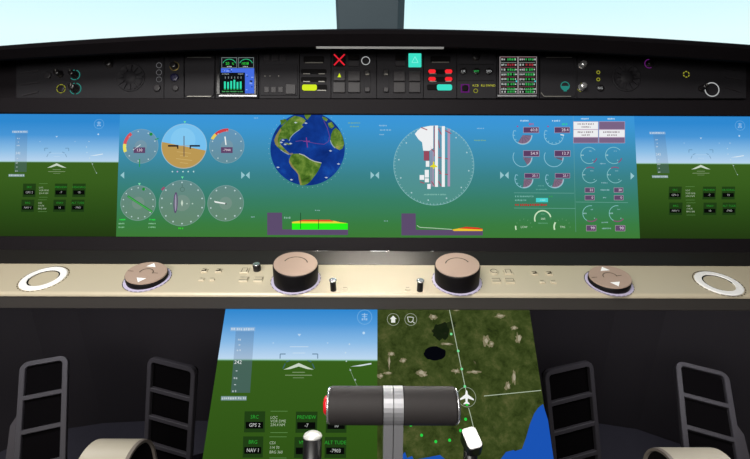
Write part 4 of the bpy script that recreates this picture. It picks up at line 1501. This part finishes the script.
blob(g, 435, 353.6, 11, 7, z1, rgb(5, 6, 12), .08)
blob(g, 441, 331, 8.5, 8.5, z1, rgb(12, 22, 12, .9), .2)
blob(g, 451, 325, 5, 4, z1, rgb(14, 26, 14, .7), .25)
g.build('lake', M_SYM, tm, label='black lake shapes on the map')
for cx, cy, rx, ry in ((421, 373, 5, 3.2), (424, 375, 3, 2.2), (403, 360.5, 3, 2.6), (391, 354, 3.6, 2.2), (380.5, 376, 3, 2.2), (388, 373, 4.4, 1.3), (486, 341, 3.4, 5), (491, 344, 2.8, 3), (518.6, 338.6, 2.8, 6), (447, 344, 6, 1.4), (514, 377, 2, 7), (508, 386, 3, 4), (474, 372, 6, 1.6), (456, 371, 4, 2.4), (433, 317, 3.4, 2.8), (500, 316, 5, 2), (447, 305, 6, 1.6), (389, 362, 1.2, 7), (456, 310, 3, 1), (514, 328, 3, 2)):
    g = MB(fR)
    blob(g, cx, cy, rx, ry, z1, rgb(170, 156, 128, .45), .45, 18)
    blob(g, cx + .4, cy - .2, rx * .5, ry * .5, z2, rgb(214, 204, 184, .38), .4, 12)
    g.build('clearing', M_SYM, tm)
g = MB(fR)
sea = rgb(26, 82, 178)
g.pp([(543, 404), (548, 420), (553.6, 459), (557, 480), (498, 480), (504, 462), (512, 452), (522, 449), (526, 438), (530, 424), (534, 414), (538, 408)], z1, sea)
g.build('sea', M_SYM, tm, label='blue sea at the lower right of the map')
g = MB(fR)
g.pp([(493, 480), (500, 460), (506, 452), (514, 450), (518, 456), (524, 470)], z1 + .0001, sea)
g.build('sea', M_SYM, tm)
g = MB(fR)
g.pp([(398, 480), (401, 456), (405, 452), (407, 458), (412, 456), (414, 460), (440, 455), (446, 460), (449, 480)], z1, sea)
g.build('sea', M_SYM, tm)
g = MB(fR)
gl_ = rgb(200, 214, 190, .7)
g.path([(448.6, 306), (456, 342), (466, 391)], .7, z2, gl_); g.path([(468.6, 408), (471, 417), (474.6, 432)], .7, z2, gl_); g.pl(484, 396, 541, 390.4, .7, z2, gl_)
for x, y in ((451.2, 334), (458.2, 351), (461.8, 369), (464.8, 386.4)):
    g.pc(x, y, 1.3, z3, rgb(120, 226, 150), n=10)
for x, y in ((467, 404.4), (465.6, 419.2), (460.6, 430.6), (449.6, 440.2), (435.8, 441.6), (421.6, 435.2), (410.8, 425)):
    g.pc(x, y, 1.5, z3, rgb(40, 206, 70), n=10)
g.build('route_line', M_SYM, tm, label='thin white route with green dots')
g = MB(fR)
ax, ay = 466.6, 397
g.pc(ax, ay, 9.4, z2, rgb(190, 200, 180, .55), r0=8.9)
g.pp([(ax - .2, ay - 7), (ax + .9, ay - 5.4), (ax + 1.2, ay - 2.6), (ax + 7.2, ay + 2), (ax + 7.2, ay + 3.4), (ax + 1.3, ay + 1.4), (ax + 1, ay + 4.6), (ax + 3, ay + 6.4), (ax + 3, ay + 7.4), (ax, ay + 6.6),
      (ax - 3, ay + 7.4), (ax - 3, ay + 6.4), (ax - 1, ay + 4.6), (ax - 1.3, ay + 1.4), (ax - 7.2, ay + 3.4), (ax - 7.2, ay + 2), (ax - 1.3, ay - 2.6), (ax - 1, ay - 5.4)], z4, rgb(240, 242, 240))
g.build('aircraft_symbol', M_SYM, tm, label='white aircraft symbol in a ring')
g = MB(fR)
for x in (393.2, 410.8):
    g.pc(x, 319.4, 6.2, z2, rgb(190, 198, 180, .6), r0=5.7)
g.pp([(393.2, 315.6), (396.6, 319), (395.2, 319), (395.2, 322.6), (391.2, 322.6), (391.2, 319), (389.8, 319)], z3, rgb(230, 234, 226))
g.path([(407.4, 317), (408.6, 321.6), (411, 322.4), (413, 320.6), (413.4, 317.4), (410.4, 317), (407.4, 317)], .8, z3, rgb(210, 216, 204, .85)); g.pl(412, 321, 414.6, 323.2, .9, z3, rgb(210, 216, 204, .85))
g.build('icon', M_SYM, tm)

# ------------------------------------------------------------------ throttle
gc = P(393, 405.4, .58)
base = PD.W(0, -.272, 0)
yax = (gc - Vector((gc.x, base.y, base.z)))
plen = yax.length
TF = Frame(Vector((gc.x, base.y, base.z)), yax)
tt = thing('throttle_lever', 'throttle lever with two black horizontal grips on a silver post', 'lever', TF)
k = .58 / F
RG = 18.3 * k
for x0, x1, nm in ((-9.6 * k, -.35 * k, 'post'), (.35 * k, 9.6 * k, 'post')):
    b = MB()
    yz = [(0.002, -.012), (.002, .012)]
    rr_ = RG + .0006
    yz = [(.004, .013), (plen * .45, .017)]
    for i in range(21):
        a = R(60 + -240 + 0) + 0
        th = R(130 - 260 * i / 20)
        yz.append((plen + rr_ * math.cos(th), rr_ * math.sin(th)))
    yz += [(plen * .45, -.017), (.004, -.013)]
    b.extrude_x(yz, x0, x1)
    b.build('post', M_STEEL, tt)
b = MB(); b.rbox(-.024, .024, -.01, .03, -.024, -.004, .004, .002)


def grip(xa, xb, nm):
    b = MB()
    ch = .002
    b.lathe([(RG - ch, xa), (RG - ch * .3, xa + ch * .3), (RG, xa + ch), (RG, xa + ch * 2), (RG, xb - ch * 2), (RG, xb - ch), (RG - ch * .3, xb - ch * .3), (RG - ch, xb)], cx=0, cy=plen, n=48, axis='X')
    return b.build('grip', M_GRIP, tt)


xl = lambda px: (px - 393) * k
g1 = grip(xl(330), xl(383.4), 'l')
g2 = grip(xl(402.8), xl(455), 'r')
b = MB(); b.lathe([(RG * .90, xl(328)), (RG * .94, xl(328.3)), (RG * .945, xl(329)), (RG * .945, xl(330.4)), (RG * .9, xl(330.6))], cx=0, cy=plen, n=48, axis='X'); b.build('end_ring', M_SILVER, g1)
b = MB(); b.lathe([(RG * .52, xl(328)), (RG * .5, xl(325.6)), (RG * .40, xl(324)), (RG * .12, xl(323.2))], cx=0, cy=plen, n=32, axis='X'); b.build('end_button', M_RED, g1, label='red button on the grip end')
b = MB(); b.lathe([(RG * .96, xl(455)), (RG * .94, xl(456.4)), (RG * .84, xl(457.8)), (RG * .5, xl(458))], cx=0, cy=plen, n=48, axis='X'); b.build('end_ring', M_SILVER, g2)
b = MB(); b.lathe([(.030, -.004), (.030, .003), (.024, .007), (.02, .007)], n=32); o = b.build('boot', M_BLACK, tt)
o.rotation_euler = (R(-90), 0, 0)

# ------------------------------------------------------------------ small levers on the pedestal
tip = P(313.4, 436, .612)
bs = PD.W(tip.x - .002, -.278, 0)
ax_ = tip - bs
SF = Frame(bs, ax_.cross(X0) * -1)
m_ = Matrix((X0, (ax_.normalized().cross(X0)), ax_.normalized())).transposed().to_4x4(); m_.translation = bs
ts = thing('lever', 'slim black stick lever with a silver domed top, left of the throttle post', 'lever', SF)
ts.matrix_world = m_
L_ = ax_.length
r_ = 9.3 * .612 / F
b = MB(); b.lathe([(r_ * 1.25, 0), (r_ * 1.2, .004), (r_, .008), (r_, L_ - .002)], n=32); b.build('stick', M_BLACK, ts)
b = MB(); b.lathe([(r_ * 1.0, L_ - .002), (r_ * 1.02, L_), (r_ * .9, L_ + .003), (r_ * .6, L_ + .0055), (r_ * .2, L_ + .0065)], n=32); b.build('dome', M_DOME, ts)

tip = P(472, 438, .60)
bs = PD.W(tip.x - .006, -.285, 0)
zc = (P(474, 438, .5) - P(474, 438, .6)).normalized() * .75 + B0 * .55 + X0 * .10
zc.normalize()
tw = thing('lever', 'black lever with a flat white top face, right of the throttle post', 'lever', Frame(bs, ax_))
tw.matrix_world = Matrix.Translation(bs)
xw = (X0 - zc * X0.dot(zc)).normalized()
yw_ = zc.cross(xw)
# tilt the knob a little so that it leans like the photo
ca, sa = math.cos(R(14)), math.sin(R(14))
xw, yw_ = xw * ca + yw_ * -sa * -1, yw_ * ca - xw * sa * -1
xw.normalize(); yw_ = zc.cross(xw)


def kmesh(x0, x1, y0, y1, z0, z1, r, ch):
    b = MB(); b.rbox(x0, x1, y0, y1, z0, z1, r, ch)
    b.v = [tuple(tip + xw * v[0] + yw_ * v[1] + zc * v[2] - bs) for v in b.v]
    return b


kmesh(-.0113, .0113, -.0160, .0160, -.022, .0, .006, .001).build('knob', M_BLACK, tw)
kmesh(-.0104, .0104, -.0150, .0150, -.0005, .002, .0055, .0008).build('cap', M_WHITE, tw, label='white top face')
b = MB(); b.tube([Vector((0, 0, 0)), (tip - bs) * .5 - zc * .005, tip - bs - zc * .016], [.011, .010, .010], 16); b.build('stem', M_BLACK, tw)

# ------------------------------------------------------------------ rudder pedals
PG = 'rudder pedals in the footwells'


def pedal(tl, tr, bl_, d_l, d_r, d_b, label, flap=0):
    a, b_, c = P(*tl, d_l), P(*tr, d_r), P(*bl_, d_b)
    ex = (b_ - a); w = ex.length; ex.normalize()
    rb_ = ray(*bl_)
    d_b = ex.dot(a - EYE) / ex.dot(rb_)
    c = P(*bl_, d_b)
    ey = (a - c); ey = (ey - ex * ey.dot(ex)).normalized()
    H = .285
    org = a - ey * H + ex * w / 2
    fr = Frame(org, ey, ex)
    foot = Frame((org.x, org.y + .10, 0), (0, 1, 0))
    t = thing('rudder_pedal', label, 'pedal', foot, PG)
    inv = foot.mat().inverted() @ fr.mat()
    def bake(m):
        m.v = [tuple(inv @ Vector(v)) for v in m.v]
        return m
    bw = .0105
    m = MB(); m.rbox(-w / 2 + .003, w / 2 - .003, .004, H - .004, -.012, -.004, .012, .001); bake(m).build('pad', M_PAD, t)
    def rail(pts, r=.0052):
        m = MB(); m.tube([Vector(p) for p in pts], r, 10); return bake(m)
    q_ = .014
    loop = []
    hw_ = w / 2 - .005
    for cx, cy, a0 in ((hw_ - q_, H - .005 - q_, 0), (-hw_ + q_, H - .005 - q_, 90), (-hw_ + q_, .005 + q_, 180), (hw_ - q_, .005 + q_, 270)):
        for i in range(6):
            th = R(a0 + 90 * i / 5)
            loop.append((cx + q_ * math.cos(th), cy + q_ * math.sin(th)))
    def off(lp, s_):
        out = []
        n = len(lp)
        for i in range(n):
            p0, p1 = Vector(lp[i - 1]), Vector(lp[(i + 1) % n])
            dd = (p1 - p0).normalized()
            nn = Vector((dd.y, -dd.x))
            out.append((lp[i][0] + nn.x * s_, lp[i][1] + nn.y * s_))
        return out
    o1, i1 = off(loop, .0052), off(loop, -.0068)
    rsx = [[(x, y, -.006) for x, y in o1], [(x, y, .003) for x, y in o1], [(x, y, .005) for x, y in off(loop, .0042)], [(x, y, .005) for x, y in off(loop, -.0058)], [(x, y, .003) for x, y in i1], [(x, y, -.006) for x, y in i1]]
    m = MB(); m.rings(rsx + [rsx[0]], False, False); bake(m).build('frame', M_PEDAL, t)
    for yy in (H - .082, H - .155, H - .228):
        m = MB(); m.rbox(-w / 2 + .010, w / 2 - .010, yy - .0052, yy + .0052, -.006, .0045, .001, .001); bake(m).build('crossbar', M_PEDAL, t)
    if flap:
        x0 = flap * (w / 2 + .001)
        m = MB(); m.prism([(x0, H - .115), (x0 + flap * .012, H - .135), (x0 + flap * .020, .02), (x0, .0)], -.03, -.002); bake(m).build('side_flap', M_FOOT, t)
    # arm from the pedal down to its foot on the floor
    m = MB()
    p0 = inv @ Vector((0, .05, -.016))
    m.tube([p0, p0 + Vector((0, .05, -.10)), Vector((0, .09, .1)), Vector((0, .09, 0.006))], [.014, .014, .013, .013], 12); m.build('arm', M_BLACK, t)
    m = MB(); m.rbox(-.04, .04, .03, .15, 0, .008, .006, .001); m.build('foot_plate', M_BLACK, t)
    return t


pedal((20.5, 363), (68.8, 354.6), (14.5, 458), 1.0, 1.03, .981, 'leftmost rudder pedal, in the left footwell, top sloping up to the right', -1)
pedal((149, 356), (196.6, 367.6), (144.6, 455), 1.03, 1.0, 1.01, 'rudder pedal in the left footwell next to the pedestal, top sloping down to the right')
pedal((543.2, 371), (591.6, 360), (551.6, 458), 1.0, 1.03, .978, 'rudder pedal in the right footwell next to the pedestal, top sloping up to the right')
pedal((674.4, 360.6), (727.6, 373.5), (682.4, 446), 1.03, 1.0, 1.005, 'rightmost rudder pedal, in the right footwell, top sloping down to the right', 1)

# ------------------------------------------------------------------ control columns


def column(px0, px1, py, d, side, label):
    """beige arched head whose open dark end faces the pedestal"""
    a, b_ = P(px0, py, d), P(px1, py, d)
    Rr = .062
    top = (a + b_) / 2
    L2 = (b_ - a).length / 2
    fr = Frame((top.x, top.y - .035, 0), (0, 1, 0))
    t = thing('control_column', label, 'control column', fr, 'beige control columns')
    zt = top.z
    def arch(r, z_low, n=20):
        out = []
        for i in range(n + 1):
            th = R(-20 + 200 * i / n) if False else R(180 * i / n)
            out.append((r * math.cos(th), zt - Rr + r * math.sin(th)))
        return [(r, z_low)] + out + [(-r, z_low)]
    zl = zt - .20
    o_, i_ = arch(Rr, zl), arch(Rr - .005, zl)
    m = MB()
    ring0 = [(-L2, y, z) for y, z in o_] ; ring1 = [(L2, y, z) for y, z in o_]
    m.rings([ring0, ring1], False, False, closed=False)
    m.sm = [True] * len(m.sm)
    if side > 0:
        m.add([(-L2, y, z) for y, z in o_], [list(range(len(o_)))])
    else:
        m.add([(L2, y, z) for y, z in o_], [list(range(len(o_)))])
    m.add([(-L2, Rr, zl), (L2, Rr, zl), (L2, -Rr, zl), (-L2, -Rr, zl)], [[0, 1, 2, 3]])
    m.build('arched_head', M_BEIGE, t)
    # rim and dark end
    xe = side * L2
    m = MB()
    n = len(o_)
    for x0_, x1_ in ((xe, xe + side * .006),):
        vs = [(x0_, y, z) for y, z in arch(Rr, zl)] + [(x1_, y, z) for y, z in arch(Rr - .0012, zl)] + [(x1_, y, z) for y, z in arch(Rr - .006, zl)] + [(x0_ - side * .002, y, z) for y, z in arch(Rr - .0065, zl)]
        fs = []
        for k_ in range(3):
            for i in range(n - 1):
                fs.append([k_ * n + i, k_ * n + i + 1, (k_ + 1) * n + i + 1, (k_ + 1) * n + i])
        m.add(vs, fs, smooth=False)
    m.build('rim', M_TAUPE, t, label='taupe rim around the open end')
    m = MB(); m.add([(xe + side * .001, y, z) for y, z in arch(Rr - .006, zl)], [list(range(n))]); m.build('dark_end', M_MATTE, t, label='black open end')
    m = MB(); m.tube([(0, 0, zl), (0, .01, .25), (0, .02, .02)], [.03, .026, .026], 20); m.build('column_post', M_BLACK, t)
    m = MB(); m.lathe([(.06, 0), (.06, .012), (.04, .03), (.03, .03)], cx=0, cy=.02, n=32); m.build('foot', M_BLACK, t)
    return t


column(97, 140.6, 434.6, .80, 1, 'left beige arched control column head in front of the left pedals')
column(661, 716, 443.4, .80, -1, 'right beige arched control column head in front of the right pedals')

# ------------------------------------------------------------------ sky and light
w = bpy.data.worlds.new('sky')
sc.world = w
w.use_nodes = True
nt = w.node_tree
bg = nt.nodes['Background']
tc = nt.nodes.new('ShaderNodeTexCoord')
sp = nt.nodes.new('ShaderNodeSeparateXYZ')
rp = nt.nodes.new('ShaderNodeValToRGB')
mr_ = nt.nodes.new('ShaderNodeMapRange')
mr_.inputs['From Min'].default_value = -.3
mr_.inputs['From Max'].default_value = 1
nt.links.new(tc.outputs['Generated'], sp.inputs[0])
nt.links.new(sp.outputs['Z'], mr_.inputs['Value'])
nt.links.new(mr_.outputs[0], rp.inputs[0])
nt.links.new(rp.outputs[0], bg.inputs[0])
el = rp.color_ramp.elements
pos = lambda z: (z + .3) / 1.3
el[0].position, el[0].color = 0, rgb(96, 104, 96)
el[1].position, el[1].color = 1, rgb(170, 205, 235)
for z, c in ((-.02, (120, 130, 124)), (.0, (226, 250, 253)), (.10, (226, 252, 253)), (.18, (204, 246, 253)), (.35, (196, 232, 248))):
    e_ = el.new(pos(z)); e_.color = rgb(*c)
bg.inputs[1].default_value = 1.06

def area(name, loc, target, sx, sy, watts, col, spread=180):
    ld = bpy.data.lights.new(name, 'AREA')
    ld.shape = 'RECTANGLE'
    ld.size, ld.size_y = sx, sy
    ld.energy = watts
    ld.color = col
    ld.spread = R(spread)
    o = bpy.data.objects.new(name, ld)
    C.objects.link(o)
    o.location = loc
    o.rotation_euler = (Vector(target) - Vector(loc)).to_track_quat('-Z', 'Y').to_euler()
    return o


area('dome_lamp', (-.3, .0, 1.9), (-.2, .5, .9), .9, .5, 20, (1, .97, .92))
area('added_key', (-.35, -.62, 1.40), (-.1, .8, 1.0), 1.0, .4, 16, (1, .97, .92))  # added key light without a fixture, reaches the panel face under the hood
bar = LBF.W(0, .004, -.003)
area('bar_lamp', bar, LEDGE.o, .2, .006, .15, (1, .95, .86), 60)
area('pedestal_fill', W(0, .700, 311), W(0, .58, 420), .42, .012, .36, (1, .95, .88), 150)  # added fill with no fixture, brightens the tops of the throttle grips
for sx in (-1, 1):
    area('footwell_fill', (sx * .72, .74, .80), (sx * .78, 1.1, .25),   .3, .1, 1.7, (.97, .96, 1))  # added fill, no lamp built here; lifts the footwell lining, floor and pedals

sc.view_settings.view_transform = 'Standard'
sc.view_settings.look = 'None'
sc.view_settings.exposure = 0
sc.view_settings.gamma = 1
sc.view_settings.use_curve_mapping = False
